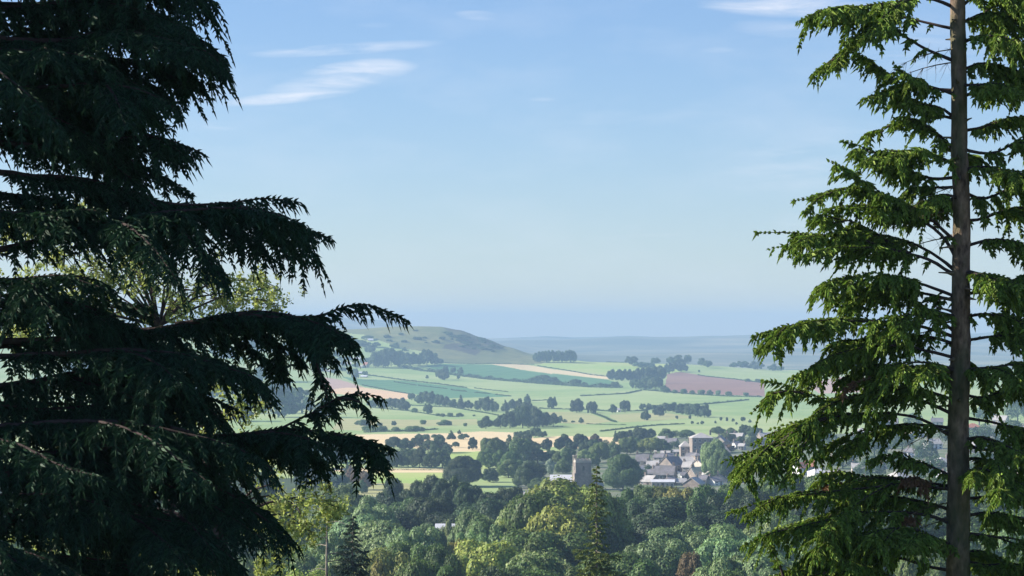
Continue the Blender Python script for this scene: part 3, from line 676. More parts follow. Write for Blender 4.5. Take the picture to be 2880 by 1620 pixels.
grove(Z3, [(1620,640,330,258,'dark','near')], 'dark', '{} big domed dark tree beside the light green valley field', None)
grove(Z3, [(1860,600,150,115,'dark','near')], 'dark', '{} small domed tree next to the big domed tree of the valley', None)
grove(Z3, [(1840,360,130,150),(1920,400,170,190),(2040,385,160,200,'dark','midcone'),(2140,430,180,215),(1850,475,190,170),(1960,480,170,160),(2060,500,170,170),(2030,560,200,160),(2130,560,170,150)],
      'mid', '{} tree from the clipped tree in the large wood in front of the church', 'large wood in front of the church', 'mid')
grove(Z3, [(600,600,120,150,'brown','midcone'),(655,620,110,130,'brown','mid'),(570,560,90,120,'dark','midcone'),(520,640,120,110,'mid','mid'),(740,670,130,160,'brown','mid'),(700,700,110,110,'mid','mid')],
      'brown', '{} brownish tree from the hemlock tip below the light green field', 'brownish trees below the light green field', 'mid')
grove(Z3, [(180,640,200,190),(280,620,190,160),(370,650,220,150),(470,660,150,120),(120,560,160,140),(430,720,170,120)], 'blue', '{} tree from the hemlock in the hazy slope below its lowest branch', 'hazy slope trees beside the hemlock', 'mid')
grove(Z4, [(285,322,102,112)], 'deep', '{} dark bell shaped tree in front of the long straw field near the church', None, 'mid')
grove(Z4, [(60,235,150,70),(130,190,90,60),(180,192,90,80),(240,195,90,55),(195,300,90,50)], 'mid', '{} tree from the valley grove along the far edge of the straw field', 'trees along the far edge of the straw field', 'far')
grove(Z4, [(400,312,110,112),(450,304,120,132),(590,300,130,130),(500,330,120,90),(640,340,140,120),(720,300,120,130,'brown'),(700,340,120,120),(815,268,70,50,'brown'),(905,236,54,96,'dark','midcone'),(960,226,90,84),(1040,216,110,84),(1130,230,110,120),(1220,216,110,96)],
      'dark', '{} tree from the bell shaped tree in the row behind the church', 'row of trees behind the church', 'mid')
grove(Z4, [(1370,206,130,86),(1450,200,100,66),(1550,206,130,76),(1840,165,140,66),(1950,180,110,70),(1925,250,120,90),(2080,180,120,96),(2170,190,120,96),(2040,290,120,100),(2150,300,130,110)],
      'mid', '{} tree from the church in the row above the hip roofed houses', 'row above the hip roofed houses', 'mid')
grove(Z4, [(60,345,180,135),(170,330,120,90),(200,425,180,120),(330,425,150,110),(410,440,140,110),(480,450,130,150),(430,520,150,120),(620,430,140,120,'pale'),(650,330,110,80,'pale'),(760,420,180,170),(700,470,120,120),(880,390,150,150),(1010,350,150,150),(1100,340,150,130),(1440,300,100,70),(1340,330,130,110)],
      'mid', '{} tree from the straw patch in the wooded gardens round the church', 'wooded gardens round the church', 'mid')
grove(Z4, [(1225,340,200,135,'olive')], 'olive', '{} broad olive brown tree above the stone houses', None, 'mid')
grove(Z4, [(130,655,300,235,'dark','near')], 'dark', '{} big domed dark tree in front of the church nave', None)
grove(Z4, [(230,680,190,120,'mid','near')], 'mid', '{} smooth rounded tree between the white house and the church nave', None)
grove(Z4, [(310,545,92,145,'silver')], 'silver', '{} pale silvery tree beside the church nave roof', None, 'mid')
grove(Z4, [(975,680,330,310,'mid','near')], 'mid', '{} great dome of a tree between the church tower and the stone houses', None)
grove(Z4, [(1010,650,110,105,'pale')], 'pale', '{} small pale tree in front of the great dome', None, 'mid')
grove(Z4, [(1800,590,240,350,'pale','near')], 'pale', '{} tall pale weeping tree beside the big hip roofed house', None)
grove(Z4, [(1890,600,200,280,'mid','near')], 'mid', '{} tall green tree behind the weeping tree on the spruce side', None)
grove(Z4, [(1905,330,170,70,'brown'),(1740,600,90,80,'olive'),(1500,345,80,40,'olive'),(1270,420,60,40,'mid'),(1200,520,70,80,'mid'),(1160,560,60,70,'mid'),(1790,620,90,60,'olive'),(1380,345,110,50,'olive'),(1650,610,70,60,'olive'),(1440,570,60,40,'mid')],
      'mid', '{} garden tree from the church between the stone houses', 'garden trees between the stone houses', 'mid')
grove(W, [(x, y, w, h) for x, y, w, h in ((2150,1130,60,40),(2200,1150,70,50),(2270,1130,60,40),(2330,1160,60,50),(2400,1120,70,50),(2480,1130,80,60),(2550,1120,70,60),(2120,1180,70,50),(2190,1200,70,50),(2260,1190,60,45),(2340,1210,80,60),(2480,1200,80,60),(2560,1190,80,70),(2080,1140,60,50),(2300,1080,50,40),(2200,1080,50,36),(2480,1060,60,40),(2560,1060,60,50),(2100,1075,50,30))],
      'mid', 'town tree glimpsed through the boughs of the near spruce', 'town trees glimpsed through the near spruce', 'mid', ordered=False)
grove(W, [(x, y, w, h) for x, y, w, h in ((560,1010,70,60),(640,1040,80,60),(700,1050,90,70),(760,1040,80,60),(820,1050,60,45),(600,1060,80,50),(680,960,80,50),(740,900,60,40),(640,880,60,40),(560,900,60,40),(450,930,70,50),(480,1010,80,60),(350,1000,80,50),(200,950,80,50),(100,1000,80,50),(700,1000,60,45),(560,1150,80,60),(640,1180,80,60),(760,1180,80,70),(820,1150,60,50))],
      'blue', 'hazy valley tree glimpsed through the boughs of the near hemlock', 'hazy valley trees glimpsed through the hemlock', 'far', ordered=False)

r9 = random.Random(3)
pts_ = [(1050,378,60,22),(1190,352,90,28),(1280,388,34,14),(1380,382,90,26),(1262,338,50,18),(1450,345,70,24),(1520,305,70,34),(1548,352,34,20),(1020,300,60,20),(1170,262,50,10),(880,330,80,30),(900,370,60,20)]
for i in range(46):
    u = r9.uniform(1480, 2060); v = 330 + (u - 1480) * 0.16 + r9.uniform(-50, 70)
    if inside(np.array([u]), np.array([v]), [(1400,200),(1600,225),(2090,425),(2030,468),(1790,525),(1450,445)])[0]: pts_.append((u, v, r9.uniform(40, 90), r9.uniform(10, 20)))
grove(Z1, pts_, 'dark', 'low patch of gorse on the flank of the rounded hill', 'gorse patches on the rounded hill', 'shrub', 'gorse_bush', 'shrub', ordered=False, lo=3300)
# --- the woods in front (photo x, y of the crown top, crown width px, distance m, colour)
def wood(rows, phrase, group, ordered=True, name='broadleaf_tree', key='near', labels=None):
    if not ordered and len(rows) > 6: rows = [q for i, q in enumerate(rows) if i % 4 != 3]
    rows = sorted(rows, key=lambda q: q[0])
    for i, (x, y, w, d, c) in enumerate(rows):
        if not ordered and len(rows) > 6: w *= random.choice([0.95, 1.15, 1.35, 1.6])
        u, v = ray(x, y); X, Y = u * d, d
        z = t1(X, Y); top = v * d; W_ = w * d / F
        h = max(top - z, W_ * 0.8)
        lab = phrase.format(ORD[i]) if ordered and i < 20 and len(rows) > 1 else phrase.replace('{} ', '')
        idx = NTREE[0]; NTREE[0] += 1
        one_tree(Vector((X, Y, top - h)), W_ * 1.3, h, C[c], key, lab, group if len(rows) > 1 else None, name, 'tree', idx)
wood([(1110,1347,85,700,'dark'),(1165,1378,90,680,'dark'),(1205,1340,90,695,'dark'),(1258,1350,85,685,'dark'),(1325,1368,110,665,'dark'),(1385,1388,110,655,'dark'),(1440,1372,85,665,'dark'),(1290,1345,80,700,'mid')],
     '{} crown from the hemlock in the top row of the dark wood', 'top row of the dark wood')
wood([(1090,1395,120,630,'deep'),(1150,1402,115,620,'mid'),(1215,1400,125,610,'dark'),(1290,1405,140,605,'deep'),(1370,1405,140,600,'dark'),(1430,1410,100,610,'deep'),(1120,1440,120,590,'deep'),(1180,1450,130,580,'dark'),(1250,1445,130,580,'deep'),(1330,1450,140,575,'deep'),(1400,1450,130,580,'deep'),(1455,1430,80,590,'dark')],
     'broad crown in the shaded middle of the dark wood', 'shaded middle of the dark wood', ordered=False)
wood([(960,1370,150,560,'pale'),(1010,1402,150,510,'pale'),(1060,1425,140,490,'pale'),(880,1400,160,540,'mid'),(930,1430,150,500,'pale'),(1000,1455,150,465,'pale'),(1060,1470,150,450,'pale'),(1115,1482,130,440,'pale'),(1165,1488,110,430,'pale'),(860,1470,150,470,'mid'),(930,1500,150,430,'pale')],
     'pale grey green crown on the slope below the dark wood', 'pale crowns below the dark wood', ordered=False)
wood([(1215,1478,90,500,'pale'),(1255,1468,60,520,'pale'),(1300,1478,80,500,'pale'),(1340,1440,130,480,'pale'),(1395,1438,120,485,'pale'),(1370,1475,140,450,'pale'),(1230,1520,110,430,'pale'),(1290,1522,110,430,'olive'),(1330,1500,110,430,'pale')],
     '{} pale tree from the hemlock round the pale roofed building in the wood', 'pale trees round the building in the wood')
wood([(1375,1527,235,380,'lime')], '{} broad yellow green dome at the bottom beside the small dark spruce', None)
wood([(1130,1528,150,390,'mid'),(1190,1535,150,385,'mid'),(1250,1545,120,380,'mid')], '{} grey green crown from the small dark spruce, above the olive crown', 'grey green crowns above the olive crown')
wood([(1100,1552,190,345,'olive')], '{} wide flat olive crown at the bottom next to the small dark spruce', None)
wood([(1190,1580,170,320,'mid'),(1250,1600,150,300,'mid'),(1060,1590,150,320,'olive'),(1000,1600,140,320,'mid'),(930,1580,150,350,'pale'),(870,1560,150,380,'pale'),(810,1540,160,400,'pale'),(760,1490,150,450,'pale'),(720,1550,150,380,'pale'),(790,1600,150,330,'mid'),(850,1610,140,310,'lime'),(700,1600,150,330,'pale'),(1400,1600,180,300,'dark'),(1480,1570,150,350,'mid')],
     'crown at the bottom between the hemlock and the yellow green dome', 'crowns at the bottom beside the hemlock', ordered=False)
wood([(1580,1352,300,475,'lime')], '{} tallest rounded yellow green tree, hiding the foot of the church', None)
wood([(1500,1392,190,460,'mid'),(1640,1372,180,470,'lime'),(1700,1395,150,480,'mid'),(1480,1455,200,430,'pale'),(1575,1430,230,430,'lime'),(1660,1440,200,430,'mid'),(1520,1500,210,405,'mid'),(1620,1500,220,400,'mid'),(1710,1470,160,430,'dark'),(1450,1530,180,385,'mid'),(1540,1560,200,360,'pale'),(1640,1570,200,360,'lime'),(1720,1560,170,370,'mid'),(1580,1610,170,320,'mid'),(1500,1610,170,320,'mid')],
     'crown of the large yellow green mound below the church', 'large yellow green mound below the church', ordered=False)
wood([(1775,1382,120,575,'mid'),(1820,1370,110,590,'mid'),(1868,1372,130,590,'olive'),(1930,1376,150,580,'olive'),(1990,1370,140,580,'mid'),(2050,1364,140,590,'mid'),(2110,1360,150,590,'mid'),(2180,1352,150,600,'mid')],
     '{} crown from the church in the top row of the dark belt below the town', 'top row of the belt below the town')
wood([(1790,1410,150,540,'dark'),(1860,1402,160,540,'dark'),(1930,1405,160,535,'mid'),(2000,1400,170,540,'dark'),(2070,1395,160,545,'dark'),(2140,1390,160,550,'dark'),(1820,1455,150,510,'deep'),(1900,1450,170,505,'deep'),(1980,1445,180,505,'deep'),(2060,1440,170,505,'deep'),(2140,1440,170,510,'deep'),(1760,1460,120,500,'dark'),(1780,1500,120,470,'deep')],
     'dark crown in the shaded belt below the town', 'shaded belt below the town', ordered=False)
wood([(1855,1490,125,430,'pale'),(1925,1478,150,440,'pale'),(2000,1480,150,440,'pale'),(2075,1474,150,445,'pale'),(2150,1470,150,450,'pale'),(1810,1535,140,400,'pale'),(1880,1525,150,400,'pale'),(1955,1520,160,400,'pale'),(2035,1518,150,400,'pale'),(2110,1515,160,400,'pale'),(1790,1590,150,360,'mid'),(1865,1575,150,365,'pale'),(2015,1575,150,360,'pale'),(2090,1570,160,360,'mid'),(2160,1565,150,360,'pale'),(1900,1612,150,320,'pale'),(2060,1610,150,320,'mid'),(2140,1605,150,320,'pale')],
     'pale green crown in the bright wood beside the near spruce', 'bright pale wood beside the near spruce', ordered=False)
wood([(1940,1560,100,370,'brown')], '{} brownish crown rising among the pale green wood', None)
rows = []
for x in range(2230, 2980, 85):
    for y, d, c in ((1350, 600, 'mid'), (1400, 530, 'dark'), (1450, 480, 'mid'), (1510, 420, 'pale'), (1570, 360, 'mid')):
        rows.append((x + random.uniform(-25, 25), y + random.uniform(-14, 14), 150, d + random.uniform(-15, 15), c))
wood(rows, 'woodland crown glimpsed through the lower boughs of the near spruce', 'woodland seen through the near spruce', ordered=False)
rows = []
for x in range(-60, 820, 110):
    for y, d, c in ((1330, 640, 'blue'), (1400, 560, 'mid'), (1470, 470, 'pale'), (1550, 390, 'mid')):
        rows.append((x + random.uniform(-30, 30), y + random.uniform(-14, 14), 170, d + random.uniform(-15, 15), c))
wood(rows, 'woodland crown glimpsed through the lower boughs of the near hemlock', 'woodland seen through the near hemlock', ordered=False)

# ------------------------------------------------------------------ buildings
def house(fr, u, v, Lp, Dm, wallp, roofp, rot, wm, rm, label, cat='house', name='stone_house', group=None, hip=False, chim=(0.9,), wins=(3, 1), door=True, lo=880, pos=None, d=None):
    if pos is None:
        sc = {Z1: 3.677, Z2: 3.22, Z3: 3.22, Z4: 3.22, Z5: 7.155, Z6: 7.155, W: 1 / 1.118}[fr]
        x, y = fr(u, v); pos, d = gp(x, y, lo); k = d / (sc * F)
    else: k = d / F
    L, h, rh = Lp * k, wallp * k, roofp * k
    root = empty(name, pos + Vector((0, Dm / 2, -0.15)), R(rot)); tag(root, label, cat, group)
    h += 0.15
    l, w = L / 2, Dm / 2
    mb = MB()
    if hip:
        mb.box(-l, l, -w, w, 0, h)
    else:
        mb.add([(-l,-w,0),(l,-w,0),(l,w,0),(-l,w,0),(-l,-w,h),(l,-w,h),(l,w,h),(-l,w,h),(-l,0,h+rh),(l,0,h+rh)],
               [(0,1,5,4),(2,3,7,6),(1,2,6,9,5),(3,0,4,8,7),(0,3,2,1)])
    mb.build('wall', M[wm], root)
    rb = MB(); t = 0.18; e = 0.3; sl_ = rh / w
    if hip:
        q = min(l * 0.95, w)
        a = [(-l-e,-w-e,h),(l+e,-w-e,h),(l+e,w+e,h),(-l-e,w+e,h),(-l+q,0,h+rh),(l-q,0,h+rh)]
        rb.add([(p[0], p[1], p[2] - t) for p in a[:4]] + a, [(0,3,2,1),(4,5,9,8),(6,7,8,9),(5,6,9),(7,4,8),(0,1,5,4),(1,2,6,5),(2,3,7,6),(3,0,4,7)])
    else:
        for s in (-1, 1):
            y0, z0, y1, z1 = s * (w + e), h - e * sl_ + 0.03, 0.0, h + rh + 0.03
            if s < 0: y1 = -0.002
            else: y1 = 0.002
            vs = [(-l-e,y0,z0),(l+e,y0,z0),(l+e,y1,z1),(-l-e,y1,z1)]
            vs += [(p[0], p[1], p[2] + t) for p in vs]
            fs = [(0,1,2,3),(7,6,5,4),(0,4,5,1),(1,5,6,2),(2,6,7,3),(3,7,4,0)]
            rb.add(vs, fs if s > 0 else [tuple(reversed(f)) for f in fs])
    roof = rb.build('roof', M[rm], root)
    for c in chim:
        cx = -l + c * L
        if 0.12 < c < 0.88 and hip: cx *= 0.6
        cm = MB(); cz = h + rh
        cm.box(cx - 0.42, cx + 0.42, -0.32, 0.32, cz - 1.1, cz + 0.9); cm.box(cx - 0.48, cx + 0.48, -0.38, 0.38, cz + 0.9, cz + 1.02)
        co = cm.build('chimney', M['stone'], roof)
        V1, Q1 = tube_np([(cx - 0.2, 0, cz + 1.0), (cx - 0.2, 0, cz + 1.45)], [0.12, 0.1], 8); V2, Q2 = tube_np([(cx + 0.2, 0, cz + 1.0), (cx + 0.2, 0, cz + 1.45)], [0.12, 0.1], 8)
        V, Q = join([(V1, Q1), (V2, Q2)])
        pm = mesh_np('chimney_pot', V, Q, True, M['pot']); pp = put('chimney_pot', pm, root)
    nw, nr = wins
    ww, wh = min(1.0, L / (nw * 2.2 + 0.1)), min(1.25, h / (nr * 1.9 + 0.01))
    for s in (-1, 1):
        for i in range(nw):
            for j in range(nr):
                cx = -l + L * (i + 0.5) / nw; cz = h * (j + 0.55) / nr
                if door and s < 0 and j == 0 and i == nw // 2: continue
                wf = MB(); y = s * w
                ya, yb = sorted((y + s * 0.01, y + s * 0.07))
                wf.box(cx - ww/2 - .08, cx + ww/2 + .08, ya, yb, cz - wh/2 - .12, cz - wh/2); wf.box(cx - ww/2 - .08, cx + ww/2 + .08, ya, yb, cz + wh/2, cz + wh/2 + .08)
                wf.box(cx - ww/2 - .08, cx - ww/2, ya, yb, cz - wh/2 + .001, cz + wh/2 - .001); wf.box(cx + ww/2, cx + ww/2 + .08, ya, yb, cz - wh/2 + .001, cz + wh/2 - .001)
                wf.box(cx - .03, cx + .03, ya, yb, cz - wh/2 + .001, cz + wh/2 - .001)
                f = wf.build('window', M['frame'], root)
                gb = MB(); ya, yb = sorted((y + s * 0.004, y + s * 0.03)); gb.box(cx - ww/2 + .002, cx + ww/2 - .002, ya, yb, cz - wh/2 + .002, cz + wh/2 - .002)
                gb.build('pane', M['glass'], f)
    if door:
        db = MB(); cx = -l + L * (nw // 2 + 0.5) / nw; dh = min(2.05, h * 0.8)
        db.box(cx - 0.45, cx + 0.45, -w - 0.06, -w - 0.01, 0.15, 0.15 + dh); db.build('door', M['bark_dark'], root)
    return root
HG = 'stone houses of the town'
house(Z5, 420, 1010, 250, 6, 170, 130, -12, 'stone_pale', 'slate', 'narrow tall house with a bright sunlit gable beside the great domed tree', group=HG, chim=(0.05,), wins=(2, 2))
house(Z5, 425, 1035, 70, 3, 70, 30, 0, 'render', 'slate', 'tiny white walled lean-to house below the narrow tall house', name='small_house', group=HG, chim=(), wins=(1, 1), door=False)
house(Z5, 625, 1020, 230, 6, 90, 90, -10, 'stone_pale', 'slate_pale', 'low house with a sunlit gable and pale roof behind the big slate roof', group=HG, chim=(0.05,), wins=(2, 1))
house(Z5, 560, 1140, 160, 5, 50, 70, -15, 'stone', 'slate', 'small grey roofed house tucked under the low sunlit house', group=HG, chim=(), wins=(2, 1))
house(Z5, 880, 1225, 400, 8, 110, 170, -14, 'stone', 'slate', 'large house with the broadest grey slate roof in the cluster', group=HG, chim=(0.08, 0.92), wins=(4, 1))
house(Z5, 1010, 1070, 330, 9, 150, 160, 38, 'stone', 'slate', 'tall steep gabled house rising behind the broadest slate roof', group=HG, chim=(0.1, 0.9), wins=(3, 2))
house(Z5, 820, 1385, 460, 6, 120, 40, -2, 'stone_pale', 'roof_lead', 'long low building with a bright flat metal roof and sunlit end wall', 'building', 'long_building', HG, chim=(), wins=(5, 1))
house(Z5, 1295, 960, 300, 6, 110, 90, -3, 'render', 'slate_pale', 'white walled cottage with a pale roof in the middle of the cluster', group=HG, chim=(), wins=(3, 1), name='cottage')
house(Z5, 1260, 1200, 130, 5, 70, 60, 0, 'render', 'slate', 'small bluish white house in the shade below the white cottage', group=HG, chim=(), wins=(2, 1), name='cottage')
house(Z5, 1120, 1170, 100, 5, 50, 60, 70, 'render', 'slate_pale', 'small shed with a bright tilted roof beside the broad slate roof', 'shed', 'small_shed', HG, chim=(), wins=(1, 1), door=False)
house(Z5, 1510, 1235, 270, 8, 90, 170, 28, 'stone', 'slate_pale', 'house with a large pale stone roof beside the weeping tree', group=HG, chim=(0.1,), wins=(3, 1))
house(Z5, 1460, 1370, 280, 7, 70, 120, 60, 'stone', 'slate_pale', 'gabled house at the lower edge of the cluster, half sunk in trees', group=HG, chim=(0.9,), wins=(2, 1))
house(Z5, 560, 1310, 260, 7, 60, 110, -35, 'stone', 'slate_pale', 'house with a slanting pale roof above the long metal roof', group=HG, chim=(0.1,), wins=(2, 1))
house(Z5, 1180, 1330, 220, 6, 60, 70, 10, 'stone', 'slate_pale', 'low pale roofed outhouse next to the long metal roof', group=HG, chim=(), wins=(2, 1))
house(Z5, 1275, 745, 210, 6, 200, 110, 4, 'stone', 'slate_pale', 'square house with a pyramid roof in front of the large hip roofed house', group=HG, hip=True, chim=(0.9,), wins=(2, 2))
house(Z5, 1600, 760, 420, 9, 390, 95, 6, 'stone', 'slate_pale', 'largest house of the town with a light hip roof and dark chimney', group=HG, hip=True, chim=(0.95,), wins=(4, 3))
house(Z5, 1520, 960, 170, 6, 230, 60, 15, 'stone', 'slate', 'tall dark walled house between the cottage and the weeping tree', group=HG, hip=True, chim=(0.5,), wins=(2, 2))
house(Z5, 1090, 700, 150, 5, 45, 40, 0, 'render', 'slate_pale', 'little cream cottage beside the square pyramid roofed house', group=HG, chim=(), wins=(2, 1), name='cottage')
house(Z5, 880, 720, 180, 5, 40, 40, -8, 'stone', 'slate_pale', 'low roofed house on the slope behind the steep gabled house', group=HG, chim=(), wins=(2, 1))
house(Z5, 790, 420, 150, 5, 30, 45, -10, 'stone', 'slate_pale', 'small pale roof half hidden beside the olive brown tree', group=HG, chim=(), wins=(2, 1))
house(Z5, 160, 415, 80, 4, 30, 25, 0, 'render', 'slate_pale', 'tiny white house alone among the dark trees behind the church', group=HG, chim=(), wins=(1, 1), name='cottage')
house(Z5, 2080, 690, 200, 7, 30, 130, 0, 'stone', 'slate', 'house with a dark pyramid roof above the weeping tree', group=HG, hip=True, chim=(), wins=(2, 1))
house(Z5, 2300, 600, 110, 5, 90, 60, 20, 'render', 'slate', 'white gabled house just above the topmost spruce bough tip', group=HG, chim=(0.1,), wins=(2, 1))
house(Z5, 2420, 620, 120, 5, 80, 50, -20, 'stone_pale', 'slate_pale', 'pale stone house next to the white gabled house by the bough tip', group=HG, chim=(0.9,), wins=(2, 1))
house(Z4, 2290, 262, 170, 8, 62, 44, 14, 'stone', 'slate_pale', 'big pale roofed house peeping out beside the boughs of the near spruce', group=HG, chim=(0.1, 0.9), wins=(4, 2))
def Z7(u, v): return 1440 + u / 7.155, 1230 + v / 7.155
_xy = Z7(330, 1330); _p, _d = gp(*_xy)
house(None, 0, 0, 46, 6, 16, 15, -6, 'render', 'slate_pale', 'white house with a pale roof in front of the domed dark tree', name='white_house', group=None, chim=(0.03,), wins=(3, 1), pos=_p, d=_d)
_p, _d = gp(*Z7(1040, 1000))
house(None, 0, 0, 72, 8, 14, 17, -4, 'stone', 'roof_lead', 'church nave with a pale lead roof running up to the tower', 'church', 'church_nave', None, chim=(), wins=(4, 1), door=False, pos=_p, d=_d)
_p, _d = gp(*Z7(1680, 1060))
house(None, 0, 0, 26, 7, 12, 14, 25, 'stone', 'slate_pale', 'low church chancel with a pinkish grey roof beyond the tower', 'church', 'church_chancel', None, chim=(), wins=(2, 1), door=False, pos=_p, d=_d)
_p = P(1257, 1502, 545); _z = t1(_p.x, _p.y)
house(None, 0, 0, 60, 5, (_p.z - _z) * F / 545, 24, -3, 'render', 'roof_lead', 'building with a pale roof alone in the wood below the church', 'building', 'woodland_house', None, chim=(), wins=(4, 2), pos=Vector((_p.x, _p.y, _z)), d=545)
_p, _d = gp(*Z2(936, 962))
house(None, 0, 0, 9, 5, 5, 5, 5, 'render', 'slate_pale', 'tiny pale cottage between two trees in the valley pasture', 'house', 'cottage', None, chim=(), wins=(1, 1), pos=_p, d=_d)

def church_tower():
    p, d = gp(*Z7(1420, 1060)); k = d / F
    w = 45 * k / 2; top = (HY - (1230 + 495 / 7.155)) * k        # world height of the parapet foot
    h = top - p.z
    root = empty('church_tower', p + Vector((0, w, -0.2)), R(7)); tag(root, 'square battlemented stone church tower with a corner stair turret', 'church tower')
    mb = MB(); mb.box(-w, w, -w, w, 0, h)
    for s in (-1, 1):                                            # stepped buttresses
        for (bx, by) in ((s * w, -w), (s * w, w)):
            mb.box(bx - 0.45, bx + 0.45, by - 0.45, by + 0.45, 0, h * 0.62)
    mb.build('wall', M['stone'], root)
    pb = MB(); pb.box(-w - .15, w + .15, -w - .15, w + .15, h, h + 0.25)
    pb.build('string_course', M['stone_pale'], root)
    pp = MB(); t = 0.35
    pp.box(-w, w, -w, -w + t, h + .25, h + .8); pp.box(-w, w, w - t, w, h + .25, h + .8)
    pp.box(-w, -w + t, -w + t, w - t, h + .25, h + .8); pp.box(w - t, w, -w + t, w - t, h + .25, h + .8)
    n = 4
    for i in range(n):
        a = -w + 2 * w * (i + 0.08) / n; b = a + 2 * w / n * 0.5
        for s in (-1, 1):
            y0, y1 = (-w, -w + t) if s < 0 else (w - t, w)
            pp.box(a, b, y0, y1, h + .8, h + 1.35)
            x0, x1 = (-w, -w + t) if s < 0 else (w - t, w)
            if 0 < i < n - 1: pp.box(x0, x1, a, b, h + .8, h + 1.35)
    pp.build('parapet', M['stone_pale'], root)
    V, Q = tube_np([(-w + .55, w - .5, 0), (-w + .55, w - .5, h + 2.4), (-w + .55, w - .5, h + 2.42), (-w + .55, w - .5, h + 2.6)], [0.85, 0.85, 0.95, 0.9], 8)
    tu = put('stair_turret', mesh_np('stair_turret', np.vstack([V, [[-w + .55, w - .5, h + 2.75]]]), Q, False, M['stone_pale']), root)
    for s, rot in ((-1, 0), (1, 0)):
        for ax in (0, 1):
            o = MB(); ph = 1.7; z0 = h - 3.0
            pts = [(-.42, 0), (.42, 0), (.42, ph * .65), (.25, ph * .88), (0, ph), (-.25, ph * .88), (-.42, ph * .65)]
            vs = []
            for dd in (w + 0.02, w - 0.25):
                for (a, z) in pts:
                    vs.append((a, s * dd, z0 + z) if ax == 0 else (s * dd, a, z0 + z))
            m = len(pts)
            fs = [tuple(range(m)), tuple(reversed(range(m, 2 * m)))] + [(i, (i + 1) % m, m + (i + 1) % m, m + i) for i in range(m)]
            o.add(vs, fs); f = o.build('belfry_window', M['glass'], root)
            lv = MB()
            for q in range(4):
                z = z0 + 0.15 + q * 0.32
                if ax == 0: lv.box(-.38, .38, s * (w + .04) - .03, s * (w + .04) + .03, z, z + .08)
                else: lv.box(s * (w + .04) - .03, s * (w + .04) + .03, -.38, .38, z, z + .08)
            lv.build('louvre', M['stone'], f)
church_tower()
ri = random.Random(12); q_ = 0
for (u, v) in [(700,1120),(760,880),(940,850),(1180,1010),(1330,1080),(1400,880),(1650,1100),(1750,1240),(1850,1330),(1650,1330),(980,1330),(380,1240),(330,1130),(1950,1290),(2050,1210),(700,640),(1000,560),(1750,620),(1980,520),(2200,440),(2120,560),(2350,470),(1600,1010)]:
    wm = ri.choice(['stone', 'stone_pale', 'render', 'stone_pale']); rm = ri.choice(['slate', 'slate', 'slate_pale'])
    house(Z5, u, v, ri.uniform(130, 230), ri.uniform(5, 7), ri.uniform(60, 120), ri.uniform(60, 110), ri.choice([-20, 10, 35, 80, 65, -50]), wm, rm,
          {'render': 'white rendered', 'stone': 'dark stone', 'stone_pale': 'pale stone'}[wm] + ' small house with a ' + {'slate': 'grey slate', 'slate_pale': 'pale slab'}[rm] + ' roof packed among the other town houses', name='town_house', group='small houses packed in the town', chim=(0.08,), wins=(2, 2)); q_ += 1

# village on the hill and the far edge of the town
r_ = random.Random(5)
VG = 'small houses of the hillside village'
for (u, v, L, wl, rf, wm, rm, lab) in [
    (300, 450, 210, 12, 26, 'stone', 'roof_lead', 'long white roofed barn at the edge of the hillside village beside the hemlock tip'),
    (930, 545, 110, 14, 34, 'stone', 'roof_lead', 'white roofed house in the middle of the hillside village'),
    (1100, 450, 230, 14, 36, 'stone_pale', 'roof_lead', 'long pale roofed barn in the upper hillside village'),
    (715, 580, 90, 30, 24, 'stone_pale', 'slate_pale', 'cream gabled house of the hillside village'),
    (570, 560, 190, 12, 12, 'stone', 'roof_lead', 'thin pale shed roof next to the cream gabled house'),
    (1120, 735, 240, 26, 24, 'stone', 'roof_lead', 'long farm shed with a bright roof above the rich green field'),
    (1285, 605, 80, 60, 45, 'stone_pale', 'red_tile', 'pinkish tall house at the corner of the pale pasture'),
    (1400, 520, 60, 40, 34, 'stone_pale', 'slate_pale', 'pale house half hidden in the wood at the foot of the hill'),
    (1130, 135, 50, 30, 22, 'render', 'roof_lead', 'tiny white house alone high on the hillside'),
    (2035, 500, 40, 20, 14, 'render', 'roof_lead', 'tiny white house glinting inside the wood at the foot of the hill'),
    (1370, 70, 100, 14, 34, 'stone', 'roof_lead', 'white roofed barn highest on the flank of the rounded hill'),
    (1510, 560, 50, 20, 20, 'render', 'slate_pale', 'small white house at the lower edge of the hill foot wood'),
    (1240, 800, 130, 16, 26, 'stone', 'roof_lead', 'lower farm shed standing just below the long farm shed'),
    (1190, 610, 60, 24, 24, 'render', 'slate_pale', 'small white house next to the pinkish tall house'),
    (500, 690, 120, 20, 24, 'stone_pale', 'slate_pale', 'pale stone house in the lower part of the hillside village')]:
    house(Z6, u, v, L, 8, wl, rf, r_.uniform(-25, 15), wm, rm, lab, name='village_house', group=VG, chim=(), wins=(2, 1), door=False)
TG = 'town houses glimpsed through the near spruce'
k = 0
